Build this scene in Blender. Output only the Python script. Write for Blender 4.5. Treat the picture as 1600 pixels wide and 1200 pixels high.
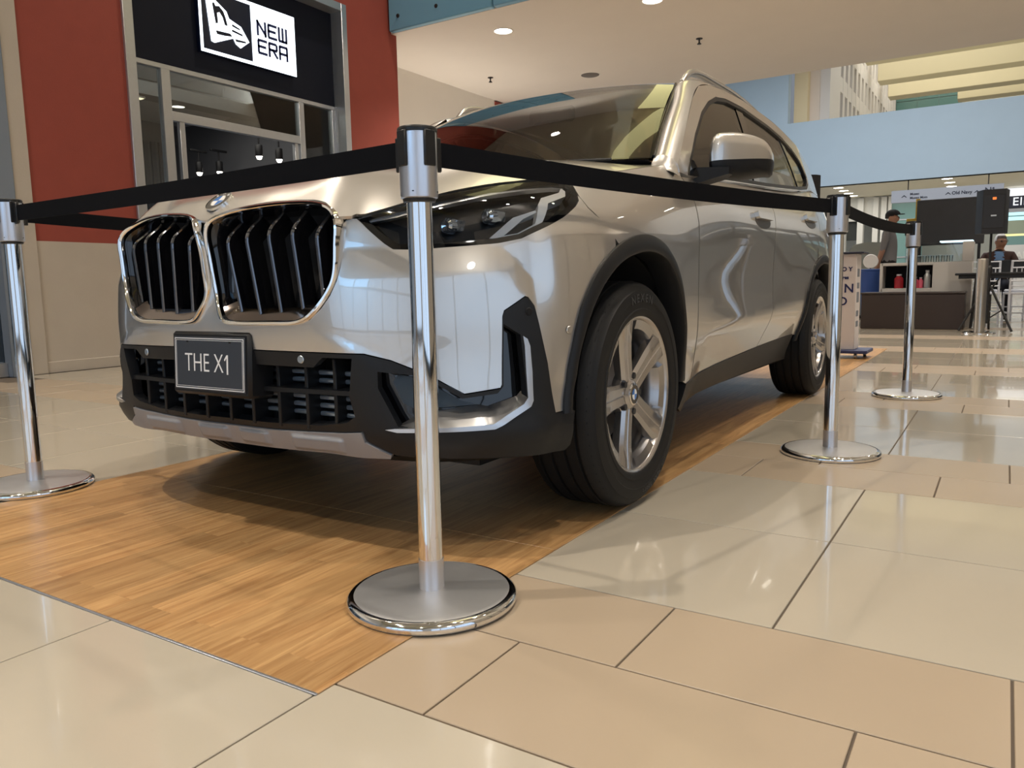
import bpy, math, random
import numpy as np
from mathutils import Vector, Matrix
from mathutils.geometry import delaunay_2d_cdt

random.seed(7)
scene = bpy.context.scene
for o in list(bpy.data.objects):
    bpy.data.objects.remove(o)
COL = scene.collection

# ---------------------------------------------------------------- camera
cam_data = bpy.data.cameras.new('camera')
cam_data.sensor_width = 36.0
cam_data.lens = 1216.77 / 1600 * 36.0
cam_data.clip_start = 0.05
cam_data.clip_end = 200
cam = bpy.data.objects.new('camera', cam_data)
COL.objects.link(cam)
yaw, pitch, roll = (math.radians(a) for a in (32.3567, 7.2111, 1.08305))
fw = Vector((-math.sin(yaw) * math.cos(pitch), math.cos(yaw) * math.cos(pitch), -math.sin(pitch)))
rt = Vector((math.cos(yaw), math.sin(yaw), 0))
dn = fw.cross(rt)
rt2 = math.cos(roll) * rt + math.sin(roll) * dn
dn2 = -math.sin(roll) * rt + math.cos(roll) * dn
cam.matrix_world = Matrix(((rt2.x, -dn2.x, -fw.x, 1.83469), (rt2.y, -dn2.y, -fw.y, -1.34128),
                           (rt2.z, -dn2.z, -fw.z, 0.68551), (0, 0, 0, 1)))
scene.camera = cam

# ---------------------------------------------------------------- world, light, exposure
world = bpy.data.worlds.new('world')
scene.world = world
world.use_nodes = True
bg = world.node_tree.nodes['Background']
bg.inputs[0].default_value = (0.80, 0.88, 1.0, 1)
bg.inputs[1].default_value = 0.25
scene.view_settings.view_transform = 'Standard'
scene.view_settings.look = 'None'
scene.view_settings.exposure = 0.0
scene.view_settings.gamma = 1.0
scene.view_settings.use_curve_mapping = False


def area(name, loc, rot, sx, sy, power, col):
    d = bpy.data.lights.new(name, 'AREA')
    d.shape = 'RECTANGLE'; d.size = sx; d.size_y = sy; d.energy = power; d.color = col
    o = bpy.data.objects.new(name, d); COL.objects.link(o)
    o.location = loc; o.rotation_euler = rot
    return o


def spot(name, loc, target, power, col, angle=70, blend=0.5, rad=0.06):
    d = bpy.data.lights.new(name, 'SPOT')
    d.energy = power; d.color = col; d.spot_size = math.radians(angle); d.spot_blend = blend; d.shadow_soft_size = rad
    o = bpy.data.objects.new(name, d); COL.objects.link(o)
    o.location = loc
    o.rotation_euler = (Vector(target) - Vector(loc)).to_track_quat('-Z', 'Y').to_euler()
    return o


# daylight from the roofs of the far hall and of the court behind it, lamps of the far shops
area('far_hall_roof_light', (-1.5, 19.5, 8.6), (0, 0, 0), 9.0, 12.0, 1000, (0.95, 0.97, 1.0))
area('far_shop_light', (-1.0, 31.5, 3.9), (0, 0, 0), 8.0, 3.0, 150, (1.0, 0.95, 0.86))
area('court_roof_light', (-1.0, 39.0, 14.6), (0, 0, 0), 7.0, 16.0, 1000, (1.0, 0.97, 0.88))
WARM = (1.0, 0.895, 0.76)
ATRIUM_LAMPS = [(-3.2, 5.6), (2.1, 4.2), (3.8, 5.2), (-4.5, 1.4), (2.2, 1.4), (4.0, 1.3), (-2.2, -2.4), (0.7, -2.7), (3.4, -2.0), (-1.0, -6.0), (2.8, -6.0)]
ATRIUM_POWER = [420, 420, 250, 520, 520, 250, 1080, 950, 520, 900, 520]
for (lx, ly), pw in zip(ATRIUM_LAMPS, ATRIUM_POWER):
    spot('atrium_lamp_light', (lx, ly, 8.38), (lx, ly, 0), pw, WARM, 95, 0.7, 0.09)
area('added_cove_light', (-5.95, 9.0, 1.83), (math.radians(180), 0, 0), 0.16, 3.4, 32, (1.0, 0.92, 0.82))  # added upward strip, hidden, to brighten the left wall and soffit
BRIDGE_LAMPS = [(-3.92, 7.69), (-1.88, 7.78), (0.2, 7.8), (2.3, 7.8), (3.6, 11.2), (4.3, 7.8)]  # all but the first pair added, unseen, to brighten the far floor
for (lx, ly) in BRIDGE_LAMPS:
    spot('bridge_lamp_light', (lx, ly, 3.96), (lx, ly, 0), 240, WARM, 130, 0.8, 0.08)


# ---------------------------------------------------------------- materials
MATS = {}


def nodes_of(m):
    m.use_nodes = True
    nt = m.node_tree
    return nt, nt.nodes, nt.links, nt.nodes['Principled BSDF']


def setin(b, name, v):
    if name in b.inputs:
        b.inputs[name].default_value = v


def mat(name, col, rough=0.5, metal=0.0, spec=0.5, coat=0.0, coat_r=0.03, noise=0.0, nscale=20, bump=0.0, bscale=200, emit=None, estr=0.0, trans=0.0, ior=1.45):
    if name in MATS:
        return MATS[name]
    m = bpy.data.materials.new(name)
    nt, N, L, b = nodes_of(m)
    b.inputs['Base Color'].default_value = (*col, 1)
    setin(b, 'Roughness', rough); setin(b, 'Metallic', metal); setin(b, 'Specular IOR Level', spec)
    setin(b, 'Coat Weight', coat); setin(b, 'Coat Roughness', coat_r)
    setin(b, 'Transmission Weight', trans); setin(b, 'IOR', ior)
    tc = N.new('ShaderNodeTexCoord')
    if noise > 0:
        n = N.new('ShaderNodeTexNoise'); n.inputs['Scale'].default_value = nscale; n.inputs['Detail'].default_value = 4
        L.new(tc.outputs['Object'], n.inputs['Vector'])
        r = N.new('ShaderNodeMapRange'); r.inputs['To Min'].default_value = 1 - noise; r.inputs['To Max'].default_value = 1 + noise
        L.new(n.outputs['Fac'], r.inputs['Value'])
        mx = N.new('ShaderNodeVectorMath'); mx.operation = 'SCALE'
        mx.inputs[0].default_value = col
        L.new(r.outputs['Result'], mx.inputs['Scale'])
        L.new(mx.outputs['Vector'], b.inputs['Base Color'])
    if bump > 0:
        n2 = N.new('ShaderNodeTexNoise'); n2.inputs['Scale'].default_value = bscale; n2.inputs['Detail'].default_value = 3
        L.new(tc.outputs['Object'], n2.inputs['Vector'])
        bp = N.new('ShaderNodeBump'); bp.inputs['Strength'].default_value = bump; bp.inputs['Distance'].default_value = 0.002
        L.new(n2.outputs['Fac'], bp.inputs['Height']); L.new(bp.outputs['Normal'], b.inputs['Normal'])
    if emit:
        b.inputs['Emission Color'].default_value = (*emit, 1); setin(b, 'Emission Strength', estr)
    MATS[name] = m
    return m


def glass_mat(name, tint, refl=1.0, rough=0.0, ior=1.5):
    """thin sheet glass: tinted see-through plus Fresnel mirror"""
    if name in MATS:
        return MATS[name]
    m = bpy.data.materials.new(name); m.use_nodes = True
    nt = m.node_tree; N = nt.nodes; L = nt.links
    N.remove(N['Principled BSDF'])
    out = N['Material Output']
    t = N.new('ShaderNodeBsdfTransparent'); t.inputs[0].default_value = (*tint, 1)
    g = N.new('ShaderNodeBsdfGlossy'); g.inputs['Roughness'].default_value = rough; g.inputs['Color'].default_value = (refl, refl, refl, 1)
    f = N.new('ShaderNodeFresnel'); f.inputs['IOR'].default_value = ior
    mx = N.new('ShaderNodeMixShader')
    L.new(f.outputs[0], mx.inputs[0]); L.new(t.outputs[0], mx.inputs[1]); L.new(g.outputs[0], mx.inputs[2])
    L.new(mx.outputs[0], out.inputs['Surface'])
    MATS[name] = m
    return m


def emit_mat(name, col, strength):
    if name in MATS:
        return MATS[name]
    m = bpy.data.materials.new(name); m.use_nodes = True
    nt = m.node_tree; N = nt.nodes; L = nt.links
    N.remove(N['Principled BSDF'])
    e = N.new('ShaderNodeEmission'); e.inputs[0].default_value = (*col, 1); e.inputs[1].default_value = strength
    L.new(e.outputs[0], N['Material Output'].inputs['Surface'])
    MATS[name] = m
    return m


# ---------------------------------------------------------------- helpers
def tag(o, label=None, cat=None, group=None, kind=None):
    if label: o['label'] = label
    if cat: o['category'] = cat
    if group: o['group'] = group
    if kind: o['kind'] = kind
    return o


def empty(name, loc=(0, 0, 0), rz=0.0, parent=None):
    o = bpy.data.objects.new(name, None)
    o.empty_display_size = 0.1
    COL.objects.link(o); o.location = loc; o.rotation_euler = (0, 0, rz)
    if parent: o.parent = parent
    return o


def link_mesh(name, me, material, parent=None):
    o = bpy.data.objects.new(name, me); COL.objects.link(o)
    if material is not None:
        for m in (material if isinstance(material, (list, tuple)) else [material]):
            me.materials.append(m)
    if parent: o.parent = parent
    return o


class MB:
    """collects vertices and faces of one part"""
    def __init__(self):
        self.v = []; self.f = []; self.sm = []

    def add(self, vs, fs, smooth=False):
        k = len(self.v)
        self.v += [tuple(map(float, p)) for p in vs]
        self.f += [tuple(i + k for i in f) for f in fs]
        self.sm += [smooth] * len(fs)
        return self

    def box(self, lo, hi, bev=0.0):
        x0, y0, z0 = lo; x1, y1, z1 = hi
        if bev <= 0:
            vs = [(x0, y0, z0), (x1, y0, z0), (x1, y1, z0), (x0, y1, z0), (x0, y0, z1), (x1, y0, z1), (x1, y1, z1), (x0, y1, z1)]
            return self.add(vs, [(0, 3, 2, 1), (4, 5, 6, 7), (0, 1, 5, 4), (1, 2, 6, 5), (2, 3, 7, 6), (3, 0, 4, 7)])
        b = min(bev, (x1 - x0) / 2.01, (y1 - y0) / 2.01, (z1 - z0) / 2.01)
        vs = []; idx = {}
        for sx in (0, 1):
            for sy in (0, 1):
                for sz in (0, 1):
                    c = (x1 if sx else x0, y1 if sy else y0, z1 if sz else z0)
                    i = (-b if sx else b, -b if sy else b, -b if sz else b)
                    for ax in range(3):
                        p = [c[k] + (0 if k == ax else i[k]) for k in range(3)]
                        idx[(sx, sy, sz, ax)] = len(vs); vs.append(p)
        fs = []
        for ax in range(3):
            o1, o2 = [k for k in range(3) if k != ax]
            for s in (0, 1):
                q = []
                for (a, c) in ((0, 0), (1, 0), (1, 1), (0, 1)):
                    t = [0, 0, 0]; t[ax] = s; t[o1] = a; t[o2] = c
                    q.append(idx[(*t, ax)])
                fs.append(tuple(q if (s == 1) == (ax != 1) else q[::-1]))
        for ax in range(3):          # edge chamfers, running along ax
            o1, o2 = [k for k in range(3) if k != ax]
            for a in (0, 1):
                for c in (0, 1):
                    t0 = [0, 0, 0]; t0[o1] = a; t0[o2] = c; t1 = list(t0); t1[ax] = 1
                    q = (idx[(*t0, o1)], idx[(*t1, o1)], idx[(*t1, o2)], idx[(*t0, o2)])
                    fs.append(q if ((a == c) == (ax == 1)) else q[::-1])
        for sx in (0, 1):
            for sy in (0, 1):
                for sz in (0, 1):
                    q = tuple(idx[(sx, sy, sz, k)] for k in range(3))
                    fs.append(q if (sx + sy + sz) % 2 == 1 else q[::-1])
        return self.add(vs, fs)

    def tube(self, pts, r, n=10, cap=True, closed=False):
        pts = [Vector(p) for p in pts]
        m = len(pts); rr = r if isinstance(r, (list, tuple)) else [r] * m
        vs = []; up = None
        for i, p in enumerate(pts):
            if closed: t = (pts[(i + 1) % m] - pts[i - 1])
            else: t = pts[min(i + 1, m - 1)] - pts[max(i - 1, 0)]
            t.normalize()
            if up is None:
                up = Vector((0, 0, 1)) if abs(t.z) < 0.9 else Vector((1, 0, 0))
            a = t.cross(up); a.normalize(); up = a.cross(t); up.normalize()
            for k in range(n):
                an = 2 * math.pi * k / n
                vs.append(p + (a * math.cos(an) + up * math.sin(an)) * rr[i])
        fs = []
        for i in range(m if closed else m - 1):
            j = (i + 1) % m
            for k in range(n):
                fs.append((i * n + k, i * n + (k + 1) % n, j * n + (k + 1) % n, j * n + k))
        self.add(vs, fs, True)
        if cap and not closed:
            b = len(self.v) - len(vs)
            self.f += [tuple(b + k for k in range(n))[::-1], tuple(b + (m - 1) * n + k for k in range(n))]
            self.sm += [False, False]
        return self

    def lathe(self, prof, n=48, center=(0, 0, 0), axis='z', a0=0.0, a1=None, sharp=()):
        """prof: list of (radius, height); closed over 360 degrees unless a1 given"""
        full = a1 is None
        if full: a1 = a0 + 2 * math.pi
        cnt = n if full else n + 1
        vs = []
        for (r, h) in prof:
            for k in range(cnt):
                a = a0 + (a1 - a0) * k / n
                c, s = math.cos(a) * r, math.sin(a) * r
                p = (c, s, h) if axis == 'z' else ((h, c, s) if axis == 'x' else (s, h, c))
                vs.append((p[0] + center[0], p[1] + center[1], p[2] + center[2]))
        fs = []
        for i in range(len(prof) - 1):
            for k in range(n):
                k2 = (k + 1) % cnt if full else k + 1
                fs.append((i * cnt + k, i * cnt + k2, (i + 1) * cnt + k2, (i + 1) * cnt + k))
        return self.add(vs, fs, True)

    def prism(self, poly, fn0, fn1):
        """poly: 2-D outline; fn0 / fn1 map (a, b) to the front and back points"""
        n = len(poly)
        vs = [fn0(*p) for p in poly] + [fn1(*p) for p in poly]
        fs = [tuple(range(n)), tuple(range(2 * n - 1, n - 1, -1))]
        fs += [(i, i + n, (i + 1) % n + n, (i + 1) % n) for i in range(n)]
        return self.add(vs, fs)

    def quad(self, a, b, c, d):
        return self.add([a, b, c, d], [(0, 1, 2, 3)])

    def build(self, name, material, parent=None, fix=True):
        me = bpy.data.meshes.new(name)
        me.from_pydata(self.v, [], self.f)
        me.polygons.foreach_set('use_smooth', self.sm)
        me.update()
        if fix:
            import bmesh
            bm = bmesh.new(); bm.from_mesh(me)
            bmesh.ops.recalc_face_normals(bm, faces=bm.faces)
            bm.to_mesh(me); bm.free()
        me.set_sharp_from_angle(angle=math.radians(38)) if hasattr(me, 'set_sharp_from_angle') else None
        return link_mesh(name, me, material, parent)


def text_mesh(name, body, size, material, parent, matrix, extrude=0.0008, offset=0.0, align='CENTER', spacing=1.0, xscale=1.0):
    c = bpy.data.curves.new(name + '_c', 'FONT')
    c.body = body; c.size = size; c.extrude = extrude; c.offset = offset; c.align_x = align; c.align_y = 'CENTER'
    c.space_character = spacing; c.resolution_u = 3
    t = bpy.data.objects.new('tmp_text', c); COL.objects.link(t)
    bpy.context.view_layer.update()
    me = bpy.data.meshes.new_from_object(t.evaluated_get(bpy.context.evaluated_depsgraph_get()))
    bpy.data.objects.remove(t); bpy.data.curves.remove(c)
    me.name = name
    me.transform(Matrix.Scale(xscale, 4, Vector((1, 0, 0))))
    me.transform(matrix)
    me.materials.clear()
    for p in me.polygons: p.use_smooth = False
    return link_mesh(name, me, material, parent)


def frame_mat(origin, xdir, ydir):
    x = Vector(xdir).normalized(); y = Vector(ydir).normalized(); z = x.cross(y).normalized(); y = z.cross(x)
    o = Vector(origin)
    return Matrix(((x.x, y.x, z.x, o.x), (x.y, y.y, z.y, o.y), (x.z, y.z, z.z, o.z), (0, 0, 0, 1)))


def copy_tree(o, parent=None):
    c = o.copy(); COL.objects.link(c); c.parent = parent
    for ch in list(o.children):
        copy_tree(ch, c)
    return c
# ---------------------------------------------------------------- the setting
def tile_mat(name, col, rough, var, coat=0.0):
    m = bpy.data.materials.new(name); nt, N, L, b = nodes_of(m)
    info = N.new('ShaderNodeObjectInfo'); tc = N.new('ShaderNodeTexCoord')
    n = N.new('ShaderNodeTexNoise'); n.inputs['Scale'].default_value = 3.0; n.inputs['Detail'].default_value = 3; n.inputs['Roughness'].default_value = 0.5
    of = N.new('ShaderNodeVectorMath'); of.operation = 'MULTIPLY_ADD'; of.inputs[1].default_value = (37.3, 21.7, 11.1)
    L.new(info.outputs['Random'], of.inputs[0]); L.new(tc.outputs['Object'], of.inputs[2])
    L.new(of.outputs['Vector'], n.inputs['Vector'])
    a = N.new('ShaderNodeMath'); a.operation = 'MULTIPLY_ADD'; a.inputs[1].default_value = var * 1.6; a.inputs[2].default_value = 1 - var * 0.8
    L.new(n.outputs['Fac'], a.inputs[0])
    a2 = N.new('ShaderNodeMath'); a2.operation = 'MULTIPLY_ADD'; a2.inputs[1].default_value = var; a2.inputs[2].default_value = 1 - var / 2
    L.new(info.outputs['Random'], a2.inputs[0])
    mm = N.new('ShaderNodeMath'); mm.operation = 'MULTIPLY'; L.new(a.outputs[0], mm.inputs[0]); L.new(a2.outputs[0], mm.inputs[1])
    s = N.new('ShaderNodeVectorMath'); s.operation = 'SCALE'; s.inputs[0].default_value = col; L.new(mm.outputs[0], s.inputs['Scale'])
    L.new(s.outputs['Vector'], b.inputs['Base Color'])
    setin(b, 'Roughness', rough)
    setin(b, 'Coat Weight', coat); setin(b, 'Coat Roughness', 0.015)
    return m


M_tile = tile_mat('polished_porcelain', (0.47, 0.42, 0.34), 0.10, 0.05, 0.35)
M_tile2 = tile_mat('honed_porcelain', (0.42, 0.335, 0.245), 0.24, 0.06)
M_grout = mat('grout', (0.12, 0.095, 0.075), 0.9)
M_red = mat('red_plaster', (0.30, 0.060, 0.042), 0.75, bump=0.5, bscale=120, noise=0.08, nscale=6)
M_base = mat('cream_plaster', (0.50, 0.44, 0.375), 0.8, bump=0.4, bscale=90, noise=0.06, nscale=5)
M_white = mat('white_plaster', (0.80, 0.76, 0.70), 0.85, noise=0.03, nscale=3)
M_soffit = mat('soffit_paint', (0.70, 0.64, 0.57), 0.85, noise=0.03, nscale=2)
M_blue = mat('pale_blue_paint', (0.44, 0.56, 0.67), 0.7, noise=0.03, nscale=2)
M_fasc = mat('blue_panel', (0.16, 0.36, 0.50), 0.4, noise=0.04, nscale=2)
M_alu = mat('brushed_aluminium', (0.55, 0.57, 0.60), 0.38, 0.85, noise=0.05, nscale=30)
M_dark = mat('dark_signboard', (0.008, 0.010, 0.020), 0.6, spec=0.2)
M_blackm = mat('black_metal', (0.012, 0.012, 0.013), 0.45)
M_ceil = mat('atrium_ceiling', (0.52, 0.48, 0.41), 0.9)
M_yel = mat('yellow_beam_paint', (0.78, 0.66, 0.25), 0.7)
M_cream = mat('cream_beam_paint', (0.85, 0.80, 0.66), 0.7)
M_store = mat('store_interior_dark', (0.22, 0.21, 0.195), 0.8)
M_green = mat('green_glazing', (0.12, 0.24, 0.22), 0.15)
M_lamp = emit_mat('lamp_glow', (1.0, 0.93, 0.80), 14)
M_day = emit_mat('entrance_daylight_glow', (0.62, 0.78, 1.0), 1.2)
M_day2 = emit_mat('entrance_sky_glow', (0.32, 0.62, 1.0), 3.6)
M_glass = glass_mat('shop_glass', (0.86, 0.90, 0.90), 0.9)


def struct(name, mb, m, parent=None):
    o = mb.build(name, m, parent)
    if parent is None: o['kind'] = 'structure'
    return o


# floor slab with the laid tiles as its pieces
fl = struct('floor', MB().box((-5.6, -10, -0.08), (14, 48, -0.004)), M_grout)
G_ = 0.0022


def tile_mesh(w, d, nm):
    g = G_; e = .0012; z = (-.006, -.0012, 0.0)
    rect = lambda k, zz: [(g + k, g + k, zz), (w - g - k, g + k, zz), (w - g - k, d - g - k, zz), (g + k, d - g - k, zz)]
    fs = [(8, 9, 10, 11)]
    for b0 in (0, 4):
        fs += [(b0 + i, b0 + (i + 1) % 4, b0 + 4 + (i + 1) % 4, b0 + 4 + i) for i in range(4)]
    return MB().add(rect(0, z[0]) + rect(0, z[1]) + rect(e, z[2]), fs)


big = tile_mesh(0.6035, 0.60, 'tile').build('tile', M_tile, fl)
big_me = big.data
half = tile_mesh(0.6035, 0.30, 'tile').build('tile', M_tile2, fl)
half_me = half.data
bpy.data.objects.remove(big); bpy.data.objects.remove(half)
cands = []
P0 = cam.matrix_world.translation
for per in range(-5, 26):
    y0 = -0.425 + per * 1.8
    for (dy, h, x0, me) in ((0, 0.3, 0.4675, half_me), (0.3, 0.3, 0.67, half_me), (0.6, 0.6, 0.2685, big_me), (1.2, 0.6, 0.2685, big_me)):
        for k in range(-10, 23):
            x = x0 + k * 0.6035; y = y0 + dy
            if x < -5.3 or x > 13 or y < -8: continue
            c = Vector((x + 0.3, y + h / 2, 0)); q = c - P0
            d = q.dot(fw); u = q.dot(rt2)
            vis = d > 0.6 and abs(u) < d * 0.80 + 0.5
            hid = (-0.9 < x + 0.05 and x + 0.55 < 0.86 and y > -0.4 and y < 5.0)
            cands.append((0.5 / (d * d) if vis and not hid else (0.0 if vis else -1.0), x, y, h, me))
cands.sort(key=lambda t: -t[0])
far = MB(); far2 = MB()
for i, (sc, x, y, h, me) in enumerate(cands):
    if i < 295 and sc > 0:
        o = bpy.data.objects.new('tile', me); COL.objects.link(o); o.parent = fl; o.location = (x, y, 0)
    else:
        (far if me is big_me else far2).box((x + G_, y + G_, -0.006), (x + 0.6035 - G_, y + h - G_, 0.0))
o = far.build('tile_field', M_tile, fl, fix=False); o['kind'] = 'stuff'
o = far2.build('tile_field', M_tile2, fl, fix=False); o['kind'] = 'stuff'

# left wall with the cap shop's portal cut out (y 3.25 .. 6.0)
XW = -5.2
wl = struct('wall_left', MB().box((XW - 0.25, 2.2, 1.14), (XW, 3.24, 8.6)).box((XW - 0.25, 3.24, 4.10), (XW, 6.02, 8.6)).box((XW - 0.25, 6.02, 1.14), (XW, 7.05, 8.6)), M_red)
struct('wall_left_base', MB().box((XW - 0.25, 2.2, 0), (XW + 0.004, 3.24, 1.14)).box((XW - 0.25, 6.02, 0), (XW + 0.004, 7.05, 1.14)), M_base)
struct('baseboard_left', MB().box((XW, 2.2, 0), (XW + 0.012, 3.2, 0.10), 0.004).box((XW, 6.1, 0), (XW + 0.012, 7.05, 0.10), 0.004), M_base)
struct('wall_left_far', MB().box((-6.4, 7.0, 0), (-6.15, 10.85, 4.0)).box((-6.4, 6.9, 0), (-5.45, 7.05, 8.6)), M_white)
wsf = struct('window_added', MB().box((-6.15, 7.2, 1.75), (-5.84, 10.8, 1.80)).box((-5.86, 7.2, 1.80), (-5.84, 10.8, 1.86)).box((-6.15, 7.2, 0), (-6.08, 10.8, .15)).box((-6.15, 7.2, 1.65), (-6.08, 10.8, 1.75)).box((-6.15, 8.95, .15), (-6.08, 9.05, 1.65)), M_alu)  # added unseen lit shop window with cove shelf, brightens the soffit
for (ya, yb_) in ((7.2, 8.95), (9.05, 10.8)):
    MB().box((-6.14, ya, .15), (-6.12, yb_, 1.65)).build('pane', emit_mat('added_window_glow', (1.0, .93, .84), .9), wsf)
struct('wall_left_red', MB().box((-6.4, 10.85, 0), (-6.12, 12.25, 3.98)), M_red)
struct('wall_left_near', MB().box((XW - 0.25, -10, 2.6), (XW - 0.02, 1.98, 8.6)), M_white)
struct('trim_1', MB().box((XW - 0.1, 2.06, 0), (XW + 0.03, 2.2, 8.6), 0.004), M_base)
struct('trim_2', MB().box((XW - 0.1, 1.90, 0), (XW + 0.05, 2.055, 8.6), 0.004), mat('slate_blue_paint', (0.20, 0.235, 0.29), 0.45))
# neighbouring shop window at the far left
w2 = struct('window_2', MB().box((XW - 0.12, -4, 0.0), (XW - 0.02, 1.9, 0.12), 0.004).box((XW - 0.12, -4, 2.5), (XW - 0.02, 1.9, 2.62), 0.004), M_alu)
MB().box((XW - 0.075, -4, 0.12), (XW - 0.065, 1.9, 2.5)).build('pane', M_glass, w2)
struct('wall_shop_near', MB().box((XW - 3.0, -4, 0), (XW - 2.9, 1.9, 2.62)).box((XW - 3, 1.7, 0), (XW - .26, 1.88, 2.7)), mat('shop_dark', (0.05, 0.055, 0.06), 0.7))

# portal frame
XR = XW - 0.15
struct('trim_3', MB().box((XR - 0.1, 3.15, 0), (XW + 0.03, 3.25, 4.12), 0.004).box((XR - 0.1, 6.0, 0), (XW + 0.03, 6.09, 4.12), 0.004)
       .box((XR - 0.1, 3.25, 4.03), (XW + 0.03, 6.0, 4.12), 0.004), M_alu)
# shopfront
sf = struct('window_1', MB().box((XR - 0.07, 3.25, 2.885), (XR, 6.0, 2.93), 0.003)      # head
            .box((XR - 0.07, 3.25, 0), (XR, 3.30, 2.885), 0.003).box((XR - 0.07, 3.62, 0), (XR, 3.72, 2.885), 0.003)
            .box((XR - 0.07, 5.41, 0), (XR, 5.49, 2.885), 0.003).box((XR - 0.07, 5.95, 0), (XR, 6.0, 2.885), 0.003)
            .box((XR - 0.07, 3.72, 2.40), (XR, 5.41, 2.49), 0.003).box((XR - 0.06, 3.80, 0), (XR - 0.01, 3.86, 2.40), 0.003)
            .box((XR - 0.06, 5.33, 0), (XR - 0.01, 5.38, 2.40), 0.003), M_alu)
for (a, b_, c, d) in ((3.30, 3.62, 0.05, 2.885), (3.72, 5.41, 2.49, 2.885), (5.49, 5.95, 0.05, 2.885)):
    MB().box((XR - 0.04, a, c), (XR - 0.032, b_, d)).build('pane', M_glass, sf)
struct('wall_shop_sign', MB().box((XR - 0.12, 3.25, 2.93), (XR, 6.0, 4.03)), M_dark)
# shop interior
struct('wall_shop', MB().box((-9.6, 2.6, 0), (-9.5, 6.9, 3.4)).box((-9.5, 6.8, 0), (-5.46, 6.9, 3.4)).box((-9.5, 2.6, 0), (-5.46, 2.7, 3.4)),
       mat('ribbed_charcoal', (0.09, 0.092, 0.10), 0.6))
struct('ceiling_shop', MB().box((-9.6, 2.6, 3.3), (-5.46, 6.9, 3.4)), M_store)
struct('trim_4', MB().box((-7.6, 2.7, 3.12), (-7.3, 6.8, 3.3)), mat('store_beam', (0.07, 0.068, 0.064), 0.7))
# ribs on the shop's back wall
rb = MB()
for k in range(31):
    rb.box((-9.5, 2.75 + k * 0.128, 0.0), (-9.46, 2.75 + k * 0.128 + 0.07, 3.0))
o = rb.build('wall_rib', mat('rib_charcoal', (0.055, 0.057, 0.065), 0.5)); o['kind'] = 'structure'
area('shop_light', (-7.0, 4.8, 3.28), (0, 0, 0), 2.5, 3.0, 60, (1.0, 0.95, 0.86))

# bridge over the mall: soffit, blue fascia
sof = struct('ceiling', MB().box((-9.6, 6.95, 4.0), (14, 12.25, 4.6)), M_soffit)
fa = struct('trim_5', MB().box((-5.16, 6.86, 4.0), (-3.55, 6.95, 5.6), 0.012).box((-3.535, 6.86, 4.0), (-2.9, 6.95, 5.6), 0.012)
            , M_fasc)
struct('trim_9', MB().box((-2.885, 6.86, 4.0), (14, 6.95, 5.6), 0.012), M_soffit)
for k in range(4):
    for zz in (4.17, 5.3):
        MB().lathe([(0.0, -0.012), (0.02, -0.012), (0.026, -0.004), (0.026, 0.0)], 12, (-5.0 + k * 0.62, 6.86, zz), 'y').build('bolt', M_blackm, fa)
M_skyl = emit_mat('yellow_rooflight_glow', (1.0, 0.90, 0.42), 2.0)
le = lambda y: .10 - .27 * (y - 3.46)
re_ = lambda y: .75 - .30 * (y - 3.6)
sky_ = MB()
for k in range(4):
    ya, yb_ = 2.3 + k * 1.12, 2.3 + (k + 1) * 1.12
    sky_.add([(le(ya), ya, 8.3), (re_(ya), ya, 8.3), (re_(yb_), yb_, 8.3), (le(yb_), yb_, 8.3)], [(0, 1, 2, 3)])
struct('window_7', sky_, M_skyl)
struct('window_8', MB().box((-1.35, 6.80, 4.8), (-.70, 6.84, 8.25)), M_skyl)
struct('wall_bridge_top', MB().box((-9.6, 6.95, 4.6), (14, 12.25, 8.6)), M_white)

# atrium roof and the rest of the shell
struct('ceiling_atrium', MB().box((-5.5, -10, 8.5), (14, 6.95, 8.7)), M_ceil)
for i, yb in enumerate((-6.5, -2.8)):
    struct('trim_%d' % (6 + i), MB().box((-5.4, yb - 0.22, 7.9), (14, yb + 0.22, 8.5), 0.02), M_yel)
M_refl_beige = mat('beige_reflection_panel', (0.50, 0.46, 0.40), 0.6)
M_refl_dark = mat('dark_reflection_glass', (0.035, 0.038, 0.045), 0.08)
struct('wall_right', MB().box((5.3, -10, 0), (5.5, 36, 8.9)).box((5.0, -10, 3.0), (5.3, 36, 8.9)), mat('warm_cream_wall', (0.74, 0.69, 0.62), 0.8))
fr = MB().box((4.98, -6, 0), (5.06, 28, 0.12)).box((4.98, -6, 2.9), (5.06, 28, 3.02))
for k in range(18):
    fr.box((4.98, -6 + k * 2.0, 0.1), (5.06, -5.92 + k * 2.0, 2.95))
wr = struct('window_3', fr, M_blackm)
for k in range(17):  # unseen panes added; beige and dark tones set for the car's reflections
    MB().box((5.02, -5.92 + k * 2.0, 0.12), (5.04, -4.0 + k * 2.0, 2.9)).build('pane', M_day if k < 3 else (M_refl_beige if k < 6 else M_refl_dark), wr)
wb = struct('wall_back', MB().box((-5.5, -10.1, 0), (-3.0, -9.4, 8.6)).box((-3.0, -10.1, 4.4), (5.3, -9.4, 8.6)), M_white)
fr = MB(); npan = 6; wpan = 8.3 / npan
for k in range(npan + 1):
    fr.box((-3.0 + k * wpan - 0.05, -9.6, 0), (-3.0 + k * wpan + 0.05, -9.45, 4.4))
for zz in (0.0, 2.3, 4.3):
    fr.box((-3.0, -9.6, zz), (5.3, -9.45, zz + 0.1))
we = struct('window_4', fr, M_alu)
for k in range(npan):
    for (z0, z1) in ((0.1, 2.3), (2.4, 4.3)):
        MB().box((-2.95 + k * wpan, -9.56, z0), (-3.05 + (k + 1) * wpan, -9.54, z1)).build('pane', M_day2 if k in (1, 2) and z0 > 1 else M_day, we)

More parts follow.
